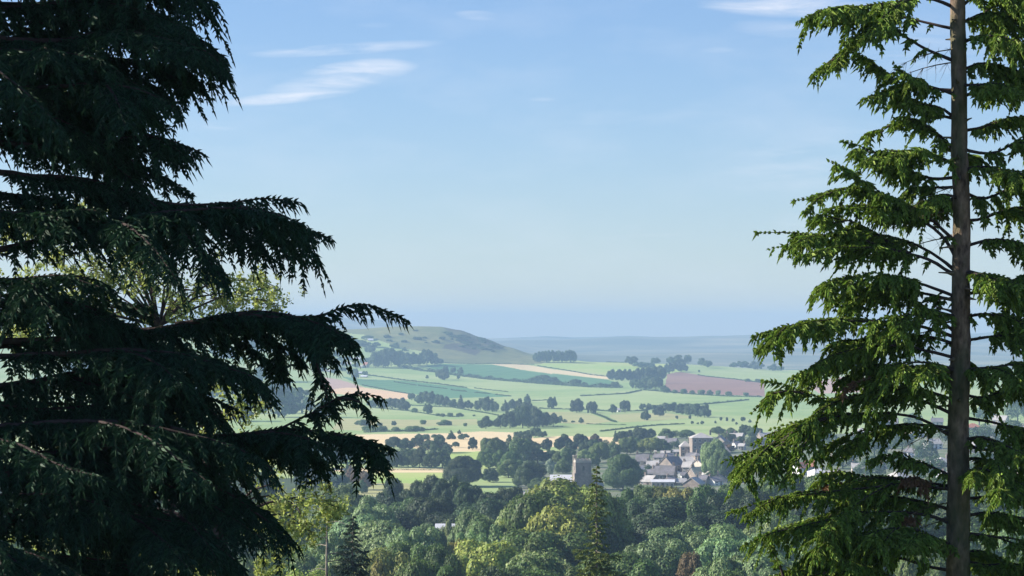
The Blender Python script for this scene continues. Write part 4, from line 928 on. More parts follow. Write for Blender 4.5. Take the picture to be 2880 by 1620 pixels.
for (u, v) in [(2120,1150),(2165,1190),(2215,1130),(2230,1180),(2262,1215),(2300,1150),(2318,1190),(2350,1130),(2372,1175),(2390,1215),(2440,1140),(2470,1180),(2500,1120),(2520,1170),(2550,1150),(2570,1200),
               (2170,1100),(2240,1080),(2300,1100),(2360,1075),(2450,1090),(2520,1070),(2560,1100),(2040,1190),(2060,1205),(2010,1195),(2100,1210),(2190,1230),(2480,1020),(2540,1015),(2420,1040)]:
    wm = r_.choice(['stone', 'stone_pale', 'render', 'stone_pale']); rm = r_.choice(['slate', 'slate_pale', 'slate_pale', 'red_tile', 'roof_lead'])
    house(W, u, v, r_.uniform(26, 42), 8, r_.uniform(11, 17), r_.uniform(9, 14), r_.uniform(-40, 40), wm, rm,
          {'render': 'white rendered', 'stone': 'dark stone', 'stone_pale': 'pale stone'}[wm] + ' town house under a ' + {'slate': 'grey slate', 'slate_pale': 'pale slab', 'red_tile': 'red tiled', 'roof_lead': 'light metal'}[rm] + ' roof, glimpsed through the near spruce',
          name='town_house', group=TG, chim=(0.1,) if k % 2 else (0.9,), wins=(3, 2), hip=(k % 4 == 0)); k += 1

# ------------------------------------------------------------------ conifers close by
def resample(pts, step):
    pts = np.asarray(pts, float)
    if len(pts) < 3: pts = np.array([pts[0], (pts[0] + pts[-1]) / 2, pts[-1]])
    e = np.vstack([2 * pts[0] - pts[1], pts, 2 * pts[-1] - pts[-2]])
    out = []
    for i in range(1, len(e) - 2):
        t = np.linspace(0, 1, 12, endpoint=False)[:, None]
        p0, p1, p2, p3 = e[i - 1], e[i], e[i + 1], e[i + 2]
        out.append(0.5 * ((2 * p1) + (-p0 + p2) * t + (2 * p0 - 5 * p1 + 4 * p2 - p3) * t ** 2 + (-p0 + 3 * p1 - 3 * p2 + p3) * t ** 3))
    out = np.vstack(out + [pts[-1:]])
    s = np.concatenate([[0], np.cumsum(np.linalg.norm(np.diff(out, axis=0), axis=1))])
    n = max(4, int(s[-1] / step))
    q = np.linspace(0, s[-1], n)
    return np.stack([np.interp(q, s, out[:, k]) for k in range(3)], 1), s[-1]
def slivers(A, B, w, r, cross=2, wide=0.35):
    """needle-covered shoots: crossed slim blades from A to B"""
    d = norm(B - A); n = len(A)
    rv = norm(r.standard_normal((n, 3)))
    s1 = norm(np.cross(d, rv)); s2 = np.cross(d, s1)
    Vs = []
    for s in (s1, s2)[:cross]:
        mid = A + (B - A) * wide
        Vs.append(np.stack([A, mid + s * w[:, None], B, mid - s * w[:, None]], 1))
    V = np.concatenate(Vs).reshape(-1, 3)
    return V, np.arange(len(V)).reshape(-1, 4)
ST = {
 'hemlock': dict(step=0.05, lat=0.55, droop=0.62, ang=(46, 72), sub=0.028, slen=0.10, sw=0.0115, hang=0.36, s0=0.22, seg=9, jag=0.45, cross=2),
 'spruce': dict(step=0.05, lat=0.42, droop=0.62, ang=(38, 84), sub=0.026, slen=0.095, sw=0.018, hang=0.6, s0=0.16, seg=8, jag=0.5, cross=2),
 'small': dict(step=0.13, lat=0.7, droop=0.3, ang=(45, 75), sub=0.075, slen=0.22, sw=0.05, hang=0.3, s0=0.1, seg=6, jag=0.4, cross=2),
}
UP = np.array([0, 0, 1.0])
def make_bough(pts, r0, style, r, lat=None, dens=1.0, droop=None, s0=None):
    S = ST[style]; lat = lat or S['lat']
    if style == 'small': return bough_axis(pts, r0, style, r, lat, dens, droop, s0)
    P3, L = resample(pts, 0.1)
    n = len(P3); W_, F_ = [], []
    w, f = bough_axis(pts, r0, style, r, lat * (0.78 if L > 0.8 else 1), dens, droop, s0); W_.append(w); F_.append(f)
    if L > 0.8 and lat > 0.15:
        k = int(r.integers(2, 4)) if style == 'hemlock' else int(r.integers(3, 6))
        sg = r.choice([-1, 1])
        for j in range(k):
            q = 0.3 + 0.55 * (j + r.random()) / k; i = min(n - 2, int(q * n)); sg = -sg
            T_ = norm(P3[i + 1] - P3[i - 1]); side = norm(np.cross(T_, UP))
            a = R(r.uniform(22, 50)); l = L * (1 - q) * r.uniform(0.55, 0.95) + 0.12
            d = norm(T_ * math.cos(a) + side * sg * math.sin(a) + UP * r.normal(-0.02, 0.16 if style == 'spruce' else 0.08))
            t = np.linspace(0, 1, 5)[:, None]
            sub = P3[i] + d * l * t - UP * l * (0.22 if style == 'spruce' else 0.3) * t ** 2 + r.normal(0, 0.012, (5, 3)) * t
            w, f = bough_axis(sub, r0 * 0.5, style, r, lat * r.uniform(0.55, 0.8), dens, droop, 0.08); W_.append(w); F_.append(f)
    return join(W_), join(F_)
def bough_axis(pts, r0, style, r, lat=None, dens=1.0, droop=None, s0=None):
    S = ST[style]; lat = lat or S['lat']; droop = S['droop'] if droop is None else droop; s0 = S['s0'] if s0 is None else s0
    P3, L = resample(pts, S['step'] / dens)
    P3 = P3 + np.cumsum(r.normal(0, 0.0022, P3.shape), 0) * (1 if style != 'small' else 3)
    n = len(P3)
    wood = [tube_np(P3[::2] if n > 9 else P3, np.interp(np.linspace(0, 1, len(P3[::2] if n > 9 else P3)), [0, 0.15, 1], [r0 * 1.25, r0, r0 * 0.16]), 6, 0.07, r)]
    tang = norm(np.gradient(P3, axis=0))
    A, B, Wd = [], [], []
    TA, TB = [], []
    clump = np.convolve(r.random(n + 12), np.ones(7) / 7, 'same')[:n]; clump = (clump - clump.mean()) / (clump.std() + 1e-6)
    for i in range(1, n):
        s = i / (n - 1)
        if s < s0 and r.random() > 0.12 + 0.5 * (s / max(s0, .01)) ** 2: continue
        T_ = tang[i]; side = norm(np.cross(T_, UP))
        for sg in (-1, 1):
            if r.random() < (0.10 + (0.75 if style == 'spruce' else 0.3) * (clump[i] < (-0.35 if style == 'spruce' else -0.9))): continue
            prof = min(1.0, 0.12 + (1 - s) * 2.1) * (0.5 + 0.5 * min(1, s / 0.35))
            l = lat * prof * r.uniform(1 - S['jag'], 1 + S['jag'] * 0.6) * (1 + (0.3 if style == 'spruce' else 0.18) * max(-2, min(2, clump[i])))
            if l < 0.03: continue
            ang = R(r.uniform(*S['ang'])) * (1 - 0.45 * s ** 2)
            d0 = T_ * math.cos(ang) + side * sg * math.sin(ang)
            d0 = norm(d0 + UP * r.normal(-0.08, 0.16) + side * r.normal(0, .08))
            m = S['seg']; k = np.linspace(0, 1, m + 1)[:, None]
            dr = droop * r.uniform(0.6, 1.35)
            Q = P3[i] + d0 * l * (k - 0.25 * dr * k ** 2) - UP * l * dr * k ** 1.7
            Q = Q + np.cumsum(r.normal(0, l * 0.012, Q.shape), 0)
            TA.append(Q[:-1]); TB.append(Q[1:])
            # shoots along the lateral
            ns = max(2, int(l / S['sub'] * dens))
            kk = np.repeat((np.arange(ns) + r.random(ns)) / ns, 2); sgn = np.tile([-1, 1], ns)
            idx = np.clip((kk * m).astype(int), 0, m - 1); f = (kk * m - idx)[:, None]
            base = Q[idx] * (1 - f) + Q[idx + 1] * f
            tt = norm(Q[idx + 1] - Q[idx])
            sd_ = norm(np.cross(tt, UP) + 1e-4)
            sp = R(48)
            dirs = tt * math.cos(sp) + sd_ * (sgn * math.sin(sp))[:, None] - UP * (S['hang'] * r.uniform(0.1, 1.3, len(kk)))[:, None] + r.normal(0, 0.16, (len(kk), 3))
            dirs = norm(dirs)
            sl2 = S['slen'] * (1.15 - 0.65 * kk) * r.uniform(0.55, 1.4, len(kk)) * min(1, 0.45 + l / lat)
            A.append(base); B.append(base + dirs * sl2[:, None]); Wd.append(S['sw'] * r.uniform(0.7, 1.3, len(kk)))
            # leader of the lateral itself
            A.append(Q[:-1]); B.append(Q[:-1] + (Q[1:] - Q[:-1]) * 1.6); Wd.append(np.full(m, S['sw'] * 0.8))
            tipd = norm(Q[-1] - Q[-2]); A.append(Q[-1:] - tipd * 0.01); B.append(Q[-1:] + tipd * S['slen'] * r.uniform(0.5, 1.3)); Wd.append(np.array([S['sw'] * 0.7]))
    # shoots clothing the main axis
    i0 = int(n * s0); ax = P3[i0:]
    if len(ax) > 2:
        rep = 3; base = np.repeat(ax[:-1], rep, 0); tt = np.repeat(norm(np.diff(ax, axis=0)), rep, 0)
        dirs = norm(tt + 0.6 * norm(r.standard_normal(base.shape)) + UP * 0.12)
        A.append(base); B.append(base + dirs * (S['slen'] * 0.6 * r.uniform(0.4, 1.2, len(base)))[:, None]); Wd.append(np.full(len(base), S['sw']))
    if not A: A, B, Wd = [P3[-2:-1]], [P3[-1:]], [np.array([S['sw']])]
    A = np.concatenate(A); B = np.concatenate(B); Wd = np.concatenate(Wd)
    fol = slivers(A, B, Wd, r, S['cross'])
    if not TA: return join(wood), fol
    TA = np.concatenate(TA); TB = np.concatenate(TB)
    wood.append(slivers(TA, TB, np.full(len(TA), S['sw'] * 0.3), r, 2, 0.5))
    return join(wood), fol
def add_bough(root, origin, pts, r0, style, r, wm, fm, **kw):
    (wv, wq), (fv, fq) = make_bough(pts, r0, style, r, **kw)
    o = np.array(origin)
    b = put('branch', mesh_np('branch', wv - o, wq, True, M[wm]), root)
    put('foliage', mesh_np('foliage', fv - o, fq, False, M[fm]), b)
    return b
def path_px(pts, d0, X0, az):
    """photograph points (wide-view units) -> 3D, swinging away from the trunk by az"""
    out = []
    for (u, v) in pts:
        x, y = W(u, v); rx, rz = ray(x, y)
        # depth where the swung vertical plane through the trunk meets the sight line
        t_ = math.tan(az)
        # Y = d0 + (X - X0)*t_ , X = rx*Y
        Y = (d0 - X0 * t_) / (1 - rx * t_)
        out.append((rx * Y, Y, rz * Y))
    return out
def trunk_obj(root, origin, pts, rad, mat, n=18, wob=0.025, r=None):
    P3, L = resample(pts, 0.12); q_t = np.linspace(0, L, len(P3)); P3[:, 0] += 0.012 * np.sin(q_t * 1.3 + 1) + 0.006 * np.sin(q_t * 3.7)
    V, Q = tube_np(P3, np.interp(np.linspace(0, 1, len(P3)), np.linspace(0, 1, len(rad)), rad), n, wob, r)
    return put('trunk', mesh_np('trunk', V - np.array(origin), Q, True, M[mat]), root)
def fill_boughs(root, origin, r, n, z0, z1, trunk_xy, d0, reach, style, wm, fm, az_rng, r0=0.022, taken=None, lat=None, rise=0.1, sag=0.35, skip=None, **kw):
    for i in range(n):
        z = z0 + (z1 - z0) * (i + r.random()) / n
        if skip and skip[0] < z < skip[1] and i % 3: continue
        a = r.uniform(*az_rng)
        L = reach(z) * r.uniform(0.7, 1.0)
        x, y = trunk_xy(z)
        s = np.linspace(0, 1, 6)
        pts = [(x + math.cos(a) * L * q, y + math.sin(a) * L * q, z + L * (rise * q * 2 - sag * q * q + 0.05 * math.sin(q * 5 + i))) for q in s]
        add_bough(root, origin, pts, r0, style, r, wm, fm, lat=lat, **kw)

def hemlock():
    r = np.random.default_rng(21)
    d0 = 24.0; u0, _ = ray(-110, 800); X0 = u0 * d0
    gz = t1(X0, d0); org = (X0, d0, gz)
    root = empty('hemlock_tree', org); tag(root, 'huge dark hemlock in deep shade with long drooping feathery boughs', 'tree')
    trunk_obj(root, org, [(X0 - .1, d0, gz - .3), (X0, d0, gz + 3), (X0 + .05, d0, gz + 8), (X0, d0, gz + 17)], [0.36, 0.3, 0.26, 0.12], 'bark_dark', 16, 0.03, r)
    B = [  # measured boughs: points, swing, lateral length, density, bare share
        ([(-80,20),(150,10),(350,-40),(480,-20),(530,20)], 8, .6), ([(-80,90),(150,100),(330,70),(460,95),(530,130),(580,178)], -6, .62),
        ([(60,60),(250,50),(400,60),(500,100),(548,150)], 22, .5), ([(-80,160),(150,150),(300,150),(430,170),(500,205),(545,212)], 14, .55),
        ([(-80,230),(100,220),(250,210),(360,225),(430,260),(455,285)], -18, .5), ([(-80,270),(60,255),(180,260),(300,270),(390,290)], 30, .5),
        ([(-80,350),(60,365),(180,368),(280,352),(380,342),(450,360),(508,382)], 4, .5),
        ([(-80,330),(60,330),(200,360),(300,366),(400,370),(470,400)], 24, .42),
        ([(-80,420),(60,440),(180,445),(300,470),(380,500),(440,512),(560,512),(640,500),(700,498),(752,505)], 3, .62),
        ([(150,470),(300,485),(440,516),(560,528),(660,540),(740,570),(832,602)], 10, .55),
        ([(-80,640),(60,615),(200,570),(320,545),(430,530),(560,520),(680,530),(770,560)], -10, .6),
        ([(-80,560),(60,555),(200,550),(330,560),(430,590)], 26, .4),
        ([(-80,745),(100,745),(240,755),(330,770),(390,782)], 18, .34), ([(-80,700),(60,700),(160,690),(260,720)], -25, .5),
        ([(-80,860),(150,850),(300,835),(440,818),(600,786),(720,796),(800,792),(860,770),(930,768),(1008,800)], 4, .50),
        ([(440,818),(600,800),(720,815),(780,860),(800,920),(822,985)], 8, .26), ([(300,835),(520,815),(660,840),(700,900),(712,960)], 16, .32),
        ([(600,790),(720,800),(800,815),(860,835),(890,860)], -4, .34),
        ([(-80,900),(150,890),(300,880),(450,890),(560,920),(640,950),(668,985)], -12, .62),
        ([(-80,880),(120,860),(300,860),(420,870),(540,905),(600,950)], 26, .6),
        ([(-80,980),(150,960),(300,960),(440,980),(540,1010),(600,1040)], 12, .62),
        ([(-80,1150),(200,1140),(350,1120),(480,1103),(600,1095),(700,1078),(780,1040),(850,1003),(900,992),(958,1004)], 3, .42),
        ([(600,1095),(700,1080),(800,1085),(900,1100),(978,1122)], 7, .38), ([(480,1105),(620,1100),(720,1115),(790,1150),(828,1180)], 13, .36),
        ([(850,1003),(900,1010),(930,1040),(950,1060)], 0, .1),
        ([(-80,1080),(150,1060),(300,1060),(440,1080),(560,1110),(660,1150),(700,1200)], -14, .62),
        ([(-80,1200),(150,1180),(300,1180),(450,1200),(580,1240),(680,1290),(722,1330)], 8, .62),
        ([(-80,1180),(180,1170),(340,1160),(500,1170),(600,1200),(650,1250)], 24, .6),
        ([(-80,1300),(150,1280),(300,1290),(450,1320),(540,1370),(600,1420)], -8, .62),
        ([(-80,1330),(100,1310),(250,1320),(380,1350),(460,1400)], 20, .6), ([(-80,1420),(100,1400),(250,1410),(380,1440),(450,1480)], 5, .6),
        ([(-80,1020),(60,1010),(200,1020),(330,1050),(420,1080)], 36, .55), ([(-80,1250),(60,1240),(200,1250),(300,1290)], -30, .55),
        ([(-80,-40),(150,-60),(300,-80),(430,-50),(510,-10)], 0, .6), ([(-80,480),(40,490),(140,500),(230,530)], 15, .45),
        ([(-80,790),(60,790),(200,800),(330,820)], 5, .5), ([(-80,120),(40,125),(160,130),(260,150)], -25, .5),
        ([(-80,1480),(100,1470),(300,1480),(480,1500),(620,1490)], 12, .6), ([(60,160),(180,170),(300,190),(380,230)], -5, .5),
    ]
    for pts, az, lat in B:
        p3 = path_px(pts, d0, X0, R(az))
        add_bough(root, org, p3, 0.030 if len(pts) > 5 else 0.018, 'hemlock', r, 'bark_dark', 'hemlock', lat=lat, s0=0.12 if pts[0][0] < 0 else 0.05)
    rch = lambda z: np.interp(z, [-3, -1, 0.5, 2.5, 6, 10], [2.6, 2.7, 1.9, 1.7, 1.4, 0.5])
    fill_boughs(root, org, r, 24, -3.4, 3.6, lambda z: (X0, d0), d0, rch, 'hemlock', 'bark_dark', 'hemlock', (-1.3, 0.9), lat=.5, sag=0.25, skip=(-0.4, 1.8))
    rch2 = lambda z: np.interp(z, [-5, 0, 4, 10], [3.4, 3.2, 2.8, 0.8])
    fill_boughs(root, org, r, 26, -4.5, 9.0, lambda z: (X0, d0), d0, rch2, 'hemlock', 'bark_dark', 'hemlock', (1.6, 5.0), lat=.7, dens=0.6)
hemlock()

def near_spruce():
    r = np.random.default_rng(33)
    d0 = 32.0
    def tp(u, v): x, y = W(u, v); a, b = ray(x, y); return (a * d0, d0, b * d0)
    top, midp, bot = tp(2412, 0), tp(2416, 720), tp(2411, 1449)
    X0 = midp[0]; gz = t1(X0, d0); org = (bot[0], d0, gz)
    root = empty('spruce_tree', org); tag(root, 'tall sunlit spruce with a scarred grey trunk and drooping bright green boughs', 'tree')
    px = d0 / F * 1.118
    trunk_obj(root, org, [(bot[0], d0, gz - .3), (bot[0], d0, gz + 2), bot, tp(2414, 1080), midp, tp(2415, 360), top, (top[0], d0, top[2] + 3), (top[0] + .05, d0, top[2] + 6.5)],
              [0.26, 36 * px, 33 * px, 30 * px, 25 * px, 21 * px, 19 * px, 17 * px, 0.07, 0.02], 'bark', 20, 0.03, r)
    c = 2413
    B = [
        ([(c,22),(2330,-5),(2250,5),(2150,18),(2080,22),(2028,42)], 10, .34, .1), ([(c,75),(2330,58),(2260,40),(2200,30),(2130,45)], -20, .3, .3),
        ([(c,160),(2330,125),(2280,95),(2240,70),(2180,88),(2110,140),(2048,188)], 6, .22, .35),
        ([(c,232),(2330,222),(2270,212),(2220,178),(2165,145),(2140,152)], -8, .33, .25), ([(c,240),(2340,215),(2290,195),(2240,150)], 25, .22, .3),
        ([(c,310),(2370,275),(2310,258),(2268,245),(2244,225)], 8, .3, .2), ([(c,300),(2360,290),(2320,262),(2300,225)], -25, .3, .3),
        ([(c,400),(2375,352),(2330,318),(2290,300),(2235,318),(2205,345)], -5, .34, .15), ([(c,420),(2350,390),(2290,380),(2220,385)], 18, .34, .15),
        ([(c,445),(2350,448),(2290,432),(2240,398),(2180,375),(2122,352)], 6, .34, .12), ([(c,470),(2350,470),(2300,470),(2260,500)], -15, .3, .15),
        ([(c,500),(2370,488),(2340,500),(2315,530)], 40, .25, .1),
        ([(c,668),(2385,615),(2350,575),(2290,540),(2230,515),(2180,478),(2110,480),(2050,498),(1988,508)], 4, .34, .2),
        ([(c,620),(2350,560),(2300,525),(2240,500),(2190,470),(2150,452)], 14, .3, .3),
        ([(c,700),(2340,655),(2290,640),(2230,625),(2160,600),(2080,592),(1990,586),(1897,584)], 7, .34, .18),
        ([(2290,640),(2220,600),(2150,560),(2090,550),(2040,548)], 0, .26, .05), ([(c,690),(2350,640),(2290,610),(2210,590),(2130,600),(2060,640)], -14, .36, .2),
        ([(c,750),(2340,722),(2280,705),(2210,700),(2130,700),(2058,725)], 4, .42, .12), ([(c,760),(2330,740),(2270,730),(2190,740),(2120,760)], -22, .4, .15),
        ([(c,845),(2360,800),(2310,760),(2270,735),(2230,730)], 12, .18, .5), ([(c,800),(2340,780),(2280,790),(2210,800)], 30, .36, .1),
        ([(c,850),(2340,828),(2270,812),(2200,806),(2120,806),(2050,812),(1980,820),(1900,842)], 5, .36, .12),
        ([(c,870),(2350,850),(2280,842),(2200,846),(2130,862),(2090,885)], -15, .42, .1), ([(c,905),(2340,885),(2270,870),(2190,872),(2110,890),(2040,925),(1990,945)], 8, .38, .12),
        ([(c,960),(2340,930),(2270,922),(2200,930),(2130,950)], -26, .4, .12), ([(c,935),(2340,915),(2280,915),(2220,925)], 30, .4, .1),
        ([(c,1055),(2370,1030),(2310,1008),(2230,1000),(2150,1000),(2080,1008),(2020,990),(1970,972),(1918,960)], 3, .34, .15),
        ([(2020,990),(1970,985),(1930,1000),(1882,1050)], 5, .26, 0), ([(c,1010),(2340,985),(2290,975),(2230,985),(2190,1010)], 22, .38, .1),
        ([(c,1110),(2370,1085),(2310,1052),(2240,1040),(2160,1042),(2080,1052),(2000,1080),(1950,1110),(1880,1140),(1808,1166)], 6, .38, .12),
        ([(c,1080),(2350,1070),(2280,1066),(2200,1075),(2120,1100),(2060,1130)], -14, .42, .1), ([(2080,1052),(2020,1070),(1960,1120),(1900,1150),(1850,1180)], 10, .3, 0),
        ([(c,1215),(2370,1185),(2320,1165),(2270,1150),(2210,1140)], 8, .22, .3), ([(c,1225),(2340,1215),(2270,1205),(2200,1200),(2130,1195),(2050,1205)], -6, .36, .12),
        ([(c,1230),(2340,1225),(2270,1215),(2200,1222),(2110,1232),(2040,1240),(1960,1250),(1900,1265),(1838,1285)], 5, .36, .12),
        ([(c,1290),(2350,1270),(2290,1255),(2220,1250),(2150,1265),(2080,1290),(2030,1310)], -12, .4, .1), ([(c,1330),(2350,1300),(2290,1290),(2210,1290),(2120,1300),(2040,1320),(1950,1340),(1870,1370)], 9, .36, .15),
        ([(c,1410),(2350,1385),(2290,1360),(2220,1345),(2150,1340),(2080,1360),(2020,1400)], 4, .4, .12), ([(c,1380),(2350,1350),(2290,1330),(2230,1330),(2170,1350)], 28, .38, .1),
        ([(c,1440),(2340,1425),(2270,1405),(2190,1400),(2100,1410),(2000,1430),(1930,1460)], -8, .4, .12), ([(c,1500),(2330,1480),(2240,1455),(2140,1440),(2040,1450),(1930,1490)], 10, .4, .12),
        ([(1975,1460),(1958,1410),(1945,1375),(1940,1345)], 0, .16, 0),
        # far side of the trunk, towards the frame edge
        ([(c,60),(2480,30),(2540,40),(2620,80)], 15, .5, .05), ([(c,110),(2470,90),(2530,100),(2600,140)], -20, .5, .05), ([(c,20),(2470,-20),(2540,-10),(2640,30)], -5, .5, .05),
        ([(c,180),(2470,160),(2530,170),(2600,215)], 10, .45, .05), ([(c,245),(2480,228),(2540,215),(2620,205)], 20, .28, .25), ([(c,372),(2470,385),(2520,375),(2600,330),(2660,330)], -10, .34, .2),
        ([(c,330),(2470,320),(2530,300),(2600,290)], 15, .34, .12), ([(c,480),(2470,500),(2530,480),(2600,450),(2680,460)], 8, .36, .15), ([(c,430),(2470,420),(2540,430),(2620,440)], -24, .36, .1),
        ([(c,555),(2460,552),(2520,530),(2600,520),(2680,540)], 14, .34, .2), ([(c,625),(2470,605),(2530,602),(2600,625),(2680,660)], 6, .3, .2), ([(c,680),(2460,690),(2510,715),(2570,700),(2650,690)], -12, .28, .3),
        ([(c,740),(2470,735),(2540,730),(2640,740)], 18, .45, .05), ([(c,800),(2480,790),(2550,800),(2640,830)], -8, .45, .05), ([(c,860),(2480,850),(2560,845),(2650,860)], 12, .45, .05),
        ([(c,930),(2480,925),(2560,915),(2650,930)], -18, .45, .05), ([(c,990),(2480,1000),(2560,960),(2650,950)], 5, .4, .15), ([(c,1050),(2480,1060),(2550,1075),(2640,1090)], 15, .45, .08),
        ([(c,1120),(2480,1130),(2560,1140),(2650,1170)], -10, .42, .1), ([(c,1255),(2480,1250),(2540,1230),(2600,1200)], 10, .05, .9), ([(c,1300),(2480,1290),(2560,1300),(2660,1330)], 12, .4, .2),
        ([(c,1340),(2480,1350),(2560,1360),(2650,1390)], -14, .42, .1), ([(c,1410),(2480,1420),(2560,1430),(2650,1460)], 6, .42, .1),
    ]
    for pts, az, lat, s0 in B:
        if pts[0][0] == c and pts[-1][0] < c: s0 = max(s0, 0.2) + 0.08
        p3 = path_px(pts, d0, X0, R(az))
        p3[0] = (X0 + (p3[0][0] - X0) * 0.2, d0, p3[0][2]) if pts[0][0] == c else p3[0]
        add_bough(root, org, p3, 0.021, 'spruce', r, 'bark_dark', 'spruce', lat=lat * (1.12 if r.random() < 0.5 else 0.85), s0=s0, dens=0.92)
    rch = lambda z: np.interp(z, [-4, -1, 1.5, 4, 8, 11], [1.5, 1.35, 0.9, 1.0, 0.8, 0.3])
    fill_boughs(root, org, r, 4, -3.2, 3.6, lambda z: (X0, d0), d0, rch, 'spruce', 'bark_dark', 'spruce', (-1.2, -0.6), lat=.3)
    fill_boughs(root, org, r, 10, -3.6, 10.5, lambda z: (X0, d0), d0, rch, 'spruce', 'bark_dark', 'spruce', (0.4, 2.7), lat=.38)
    for (pts, az, lat) in (([(2345,1215),(2300,1200),(2262,1212)], 20, .2), ([(2190,950),(2150,962),(2120,985)], 10, .14), ([(2120,1215),(2080,1222),(2050,1240)], -10, .16), ([(2320,1310),(2280,1300),(2235,1318)], 10, .16)):
        add_bough(root, org, path_px(pts, d0, X0, R(az)), 0.008, 'spruce', r, 'bark', 'rust', lat=lat, s0=0.1)
    for i in range(26):      # snapped stubs and knots
        z = r.uniform(-3.0, 4.0); a = r.uniform(3.4, 6.1) if i % 2 else r.uniform(2.6, 3.6); q = (z + 3) / 7; rr = (33 - 13 * q) * px
        tx = np.interp(z, [bot[2], midp[2], top[2]], [bot[0], midp[0], top[0]])
        dv = np.array([math.cos(a), math.sin(a), r.uniform(-.2, .3)]); L = r.uniform(0.03, 0.22)
        b0 = np.array([tx, d0, z]) + dv * rr * 0.8
        V, Q = tube_np([b0, b0 + dv * rr * 0.3, b0 + dv * (rr * 0.3 + L)], [0.028, 0.016, 0.008], 6, 0.1, r)
        put('snapped_stub', mesh_np('snapped_stub', V - np.array(org), Q, True, M['bark']), root)
    # dead twigs near the trunk
    for i in range(11):
        z = r.uniform(-2.6, 3.6); a = r.uniform(2.2, 4.0)
        A, B_ = [], []
        base = np.array([X0, d0, z])
        pth = [base + np.array([math.cos(a) * q, math.sin(a) * q * .5, -0.25 * q * q - 0.05 * q]) for q in np.linspace(0, 0.9, 7)]
        ps = [tube_np(pth, np.linspace(0.009, 0.002, 7), 4)]
        for j in range(1, 7):
            for s in range(4):
                e = pth[j] + r.normal(0, 0.11, 3) + np.array([math.cos(a) * .08, 0, -0.09])
                ps.append(tube_np([pth[j], (pth[j] + e) / 2 + r.normal(0, .012, 3), e], [0.003, 0.002, 0.001], 3))
        V, Q = join(ps); put('dead_branch', mesh_np('dead_branch', V - np.array(org), Q, True, M['bark']), root)
near_spruce()

def small_conifer(x, ytop, d, halfw, ybase, label, seed, n, mat, bark, lat, name='spruce_tree', density=1.0, taper=1.0, topbare=0.0, reach_f=None):
    r = np.random.default_rng(seed)
    u, v = ray(x, ytop); X, Y, Zt = u * d, d, v * d
    gz = t1(X, Y); org = (X, Y, gz)
    root = empty(name, org); tag(root, label, 'tree')
    H = Zt - gz
    trunk_obj(root, org, [(X, Y, gz - .2), (X + .05, Y, gz + H * .4), (X, Y, gz + H * .8), (X, Y, Zt)], [H * .011, H * .0085, H * .004, 0.02], bark, 10, 0.02, r)
    zvis = (930 - 1700) / F * d
    for i in range(n):
        q = (i + r.random()) / n
        z = Zt - (Zt - zvis) * q ** 0.9
        depth = (Zt - z) / d * F / (ybase - ytop)
        L = halfw * d / F * (min(1.6, depth) ** taper) * r.uniform(0.65, 1.15) + 0.12
        if reach_f: L *= reach_f(depth)
        a = i * 2.4 + r.uniform(-.4, .4)
        s = np.linspace(0, 1, 5)
        pts = [(X + math.cos(a) * L * k, Y + math.sin(a) * L * k, z + L * (-0.12 * k + 0.1 * k * k)) for k in s]
        ST['small']['s0'] = topbare
        b = add_bough(root, org, pts, 0.025, 'small', r, bark, mat, lat=min(lat, L * 0.42), dens=density)
        for c in b.children:
            c.color = (0.05, 0.085, 0.045, 1) if 'dark' in label else (0.16, 0.21, 0.05, 1)
small_conifer(992, 1452, 150, 62, 1620, 'small dark spruce with stiff layered boughs at the bottom beside the hemlock', 5, 60, 'needle_far', 'bark_pale', 0.75)
small_conifer(1678, 1308, 170, 72, 1620, 'slender sparse spruce with a pale bare trunk in front of the church', 9, 90, 'needle_far', 'bark_pale', 0.8, density=0.85, topbare=0.1,
              reach_f=lambda q: 1.0 if q < 0.45 else (0.62 if q < 0.75 else 1.0))
def snag():
    r = np.random.default_rng(4); d = 140
    b = P(921, 1425, d); gz = t1(b.x, b.y); org = (b.x, b.y, gz)
    root = empty('dead_tree', org); tag(root, 'thin dead tree with a pale bare stem next to the small dark spruce', 'tree')
    trunk_obj(root, org, [(b.x, b.y, gz - .2), (b.x - .1, b.y, gz + 8), tuple(b)], [0.22, 0.14, 0.03], 'bark_pale', 9, 0.03, r)
    for i in range(16):
        z = b.z - 0.4 - i * 0.42; a = r.uniform(0, 6.28); L = r.uniform(0.4, 1.3)
        V, Q = tube_np([(b.x, b.y, z), (b.x + math.cos(a) * L * .5, b.y + math.sin(a) * L * .5, z + .05), (b.x + math.cos(a) * L, b.y + math.sin(a) * L, z - .12)], [0.035, 0.02, 0.008], 5)
        put('branch', mesh_np('branch', V - np.array(org), Q, True, M['bark_pale']), root)
snag()

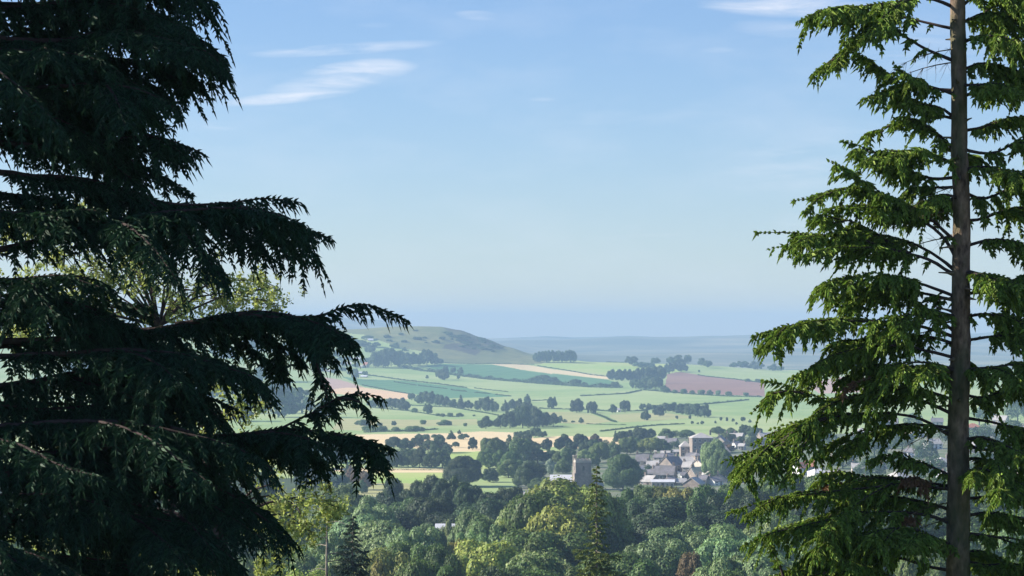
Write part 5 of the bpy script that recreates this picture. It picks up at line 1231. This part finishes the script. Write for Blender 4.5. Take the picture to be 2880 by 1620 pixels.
def airy_tree(name, label, d, trunk_px, trunk_w, blobs, seed, nleaf, fork):
    """sunlit broadleaf with hanging leafy twigs; blobs are leafy parts (wide-view units: x, y, radius)"""
    r = np.random.default_rng(seed)
    k = 1.118 * d / F
    tp = [P(*W(u, v), d) for u, v in trunk_px]
    gz = t1(tp[0].x, d); base = Vector((tp[0].x, d, gz)); org = np.array(base)
    root = empty(name, base); tag(root, label, 'tree')
    pts = [(base.x, d, gz - .3)] + [tuple(p) for p in tp]
    trunk_obj(root, base, pts, [trunk_w * k * 1.2] + list(np.linspace(trunk_w * k, trunk_w * k * 0.35, len(tp))), 'bark_dark', 14, 0.06, r)
    LV, NV, LS = [], [], []
    for bi, (u, v, rad) in enumerate(blobs):
        x, y = W(u, v); c = np.array(P(x, y, d)); c[1] += r.uniform(-1.2, 1.2); rr = rad * k
        f = np.array(tp[min(len(tp) - 1, fork)]) if v < trunk_px[-1][1] + 50 else np.array(tp[len(tp) // 2])
        midp = (f + c) / 2 + r.normal(0, .15, 3) + np.array([0, 0, .3])
        ps = [tube_np(resample([f, midp, c], 0.3)[0], np.linspace(0.028, 0.006, len(resample([f, midp, c], 0.3)[0])), 5)]
        for t in range(int(nleaf / len(blobs) / 26)):
            a0 = c + r.normal(0, 0.62, 3) * rr * np.array([1.1, 1.0, 0.8])
            L = r.uniform(0.25, 0.7) * rr
            dv = norm(np.array([r.normal(0, .5), r.normal(0, .5), -1.0]))
            q = np.linspace(0, 1, 26)[:, None]
            tw = a0 + dv * L * q + r.normal(0, .035, (26, 3))
            LV.append(tw); NV.append(norm(r.standard_normal((26, 3)) + np.array([-.3, .1, .4])))
            if t % 3 == 0:
                ps.append(tube_np([c + (a0 - c) * .3, a0, a0 + dv * L], [0.010, 0.006, 0.002], 3))
        V, Q = join(ps); put('branch', mesh_np('branch', V - org, Q, True, M['bark_dark']), root)
    V, Q = leaf_quads(np.concatenate(LV), np.concatenate(NV), 0.030, r, 0.6)
    put('crown', mesh_np('crown', V - org, Q, False, M['birch']), root)
airy_tree('birch_tree', 'airy yellow green birch glowing in the sun behind the hemlock boughs', 46, [(430, 1500), (430, 1200), (420, 950), (400, 820)], 15,
          [(620,735,62),(690,760,48),(560,760,55),(500,730,50),(470,790,60),(420,760,50),(360,640,70),(300,690,60),(240,680,60),(190,700,55),(170,640,50),(110,760,60),(60,790,55),(20,820,60),(60,850,45),(280,780,50),(20,570,45),
           (330,600,50),(230,540,50),(150,530,50),(260,500,45),(60,700,50),(180,100,45),(230,200,40),(100,560,40),(200,830,40),(560,690,35),(640,700,40),(390,700,40)], 51, 24000, 3)
airy_tree('ivy_clad_tree', 'leafy tree with a thick dark ivy covered trunk below the hemlock', 40, [(585, 1560), (560, 1449), (545, 1320), (530, 1200), (520, 1080)], 50,
          [(640,1100,50),(620,1010,50),(690,1280,45),(745,1262,48),(800,1262,40),(835,1290,28),(720,1330,45),(760,1340,32),(640,1330,40),(560,960,45),(450,1060,50),(400,1000,40),(650,1180,40),
           (130,1340,60),(190,1400,60),(60,1380,50),(250,1430,50),(340,1400,40),(420,1430,50),(480,1400,40),(100,1200,40),(180,1150,40),(500,1440,40),(660,1420,40),(30,1440,50),(380,1200,40),(300,1100,40)], 52, 15000, 4)
plant_trees()
print('objects', len(bpy.data.objects), 'trees', NTREE[0])
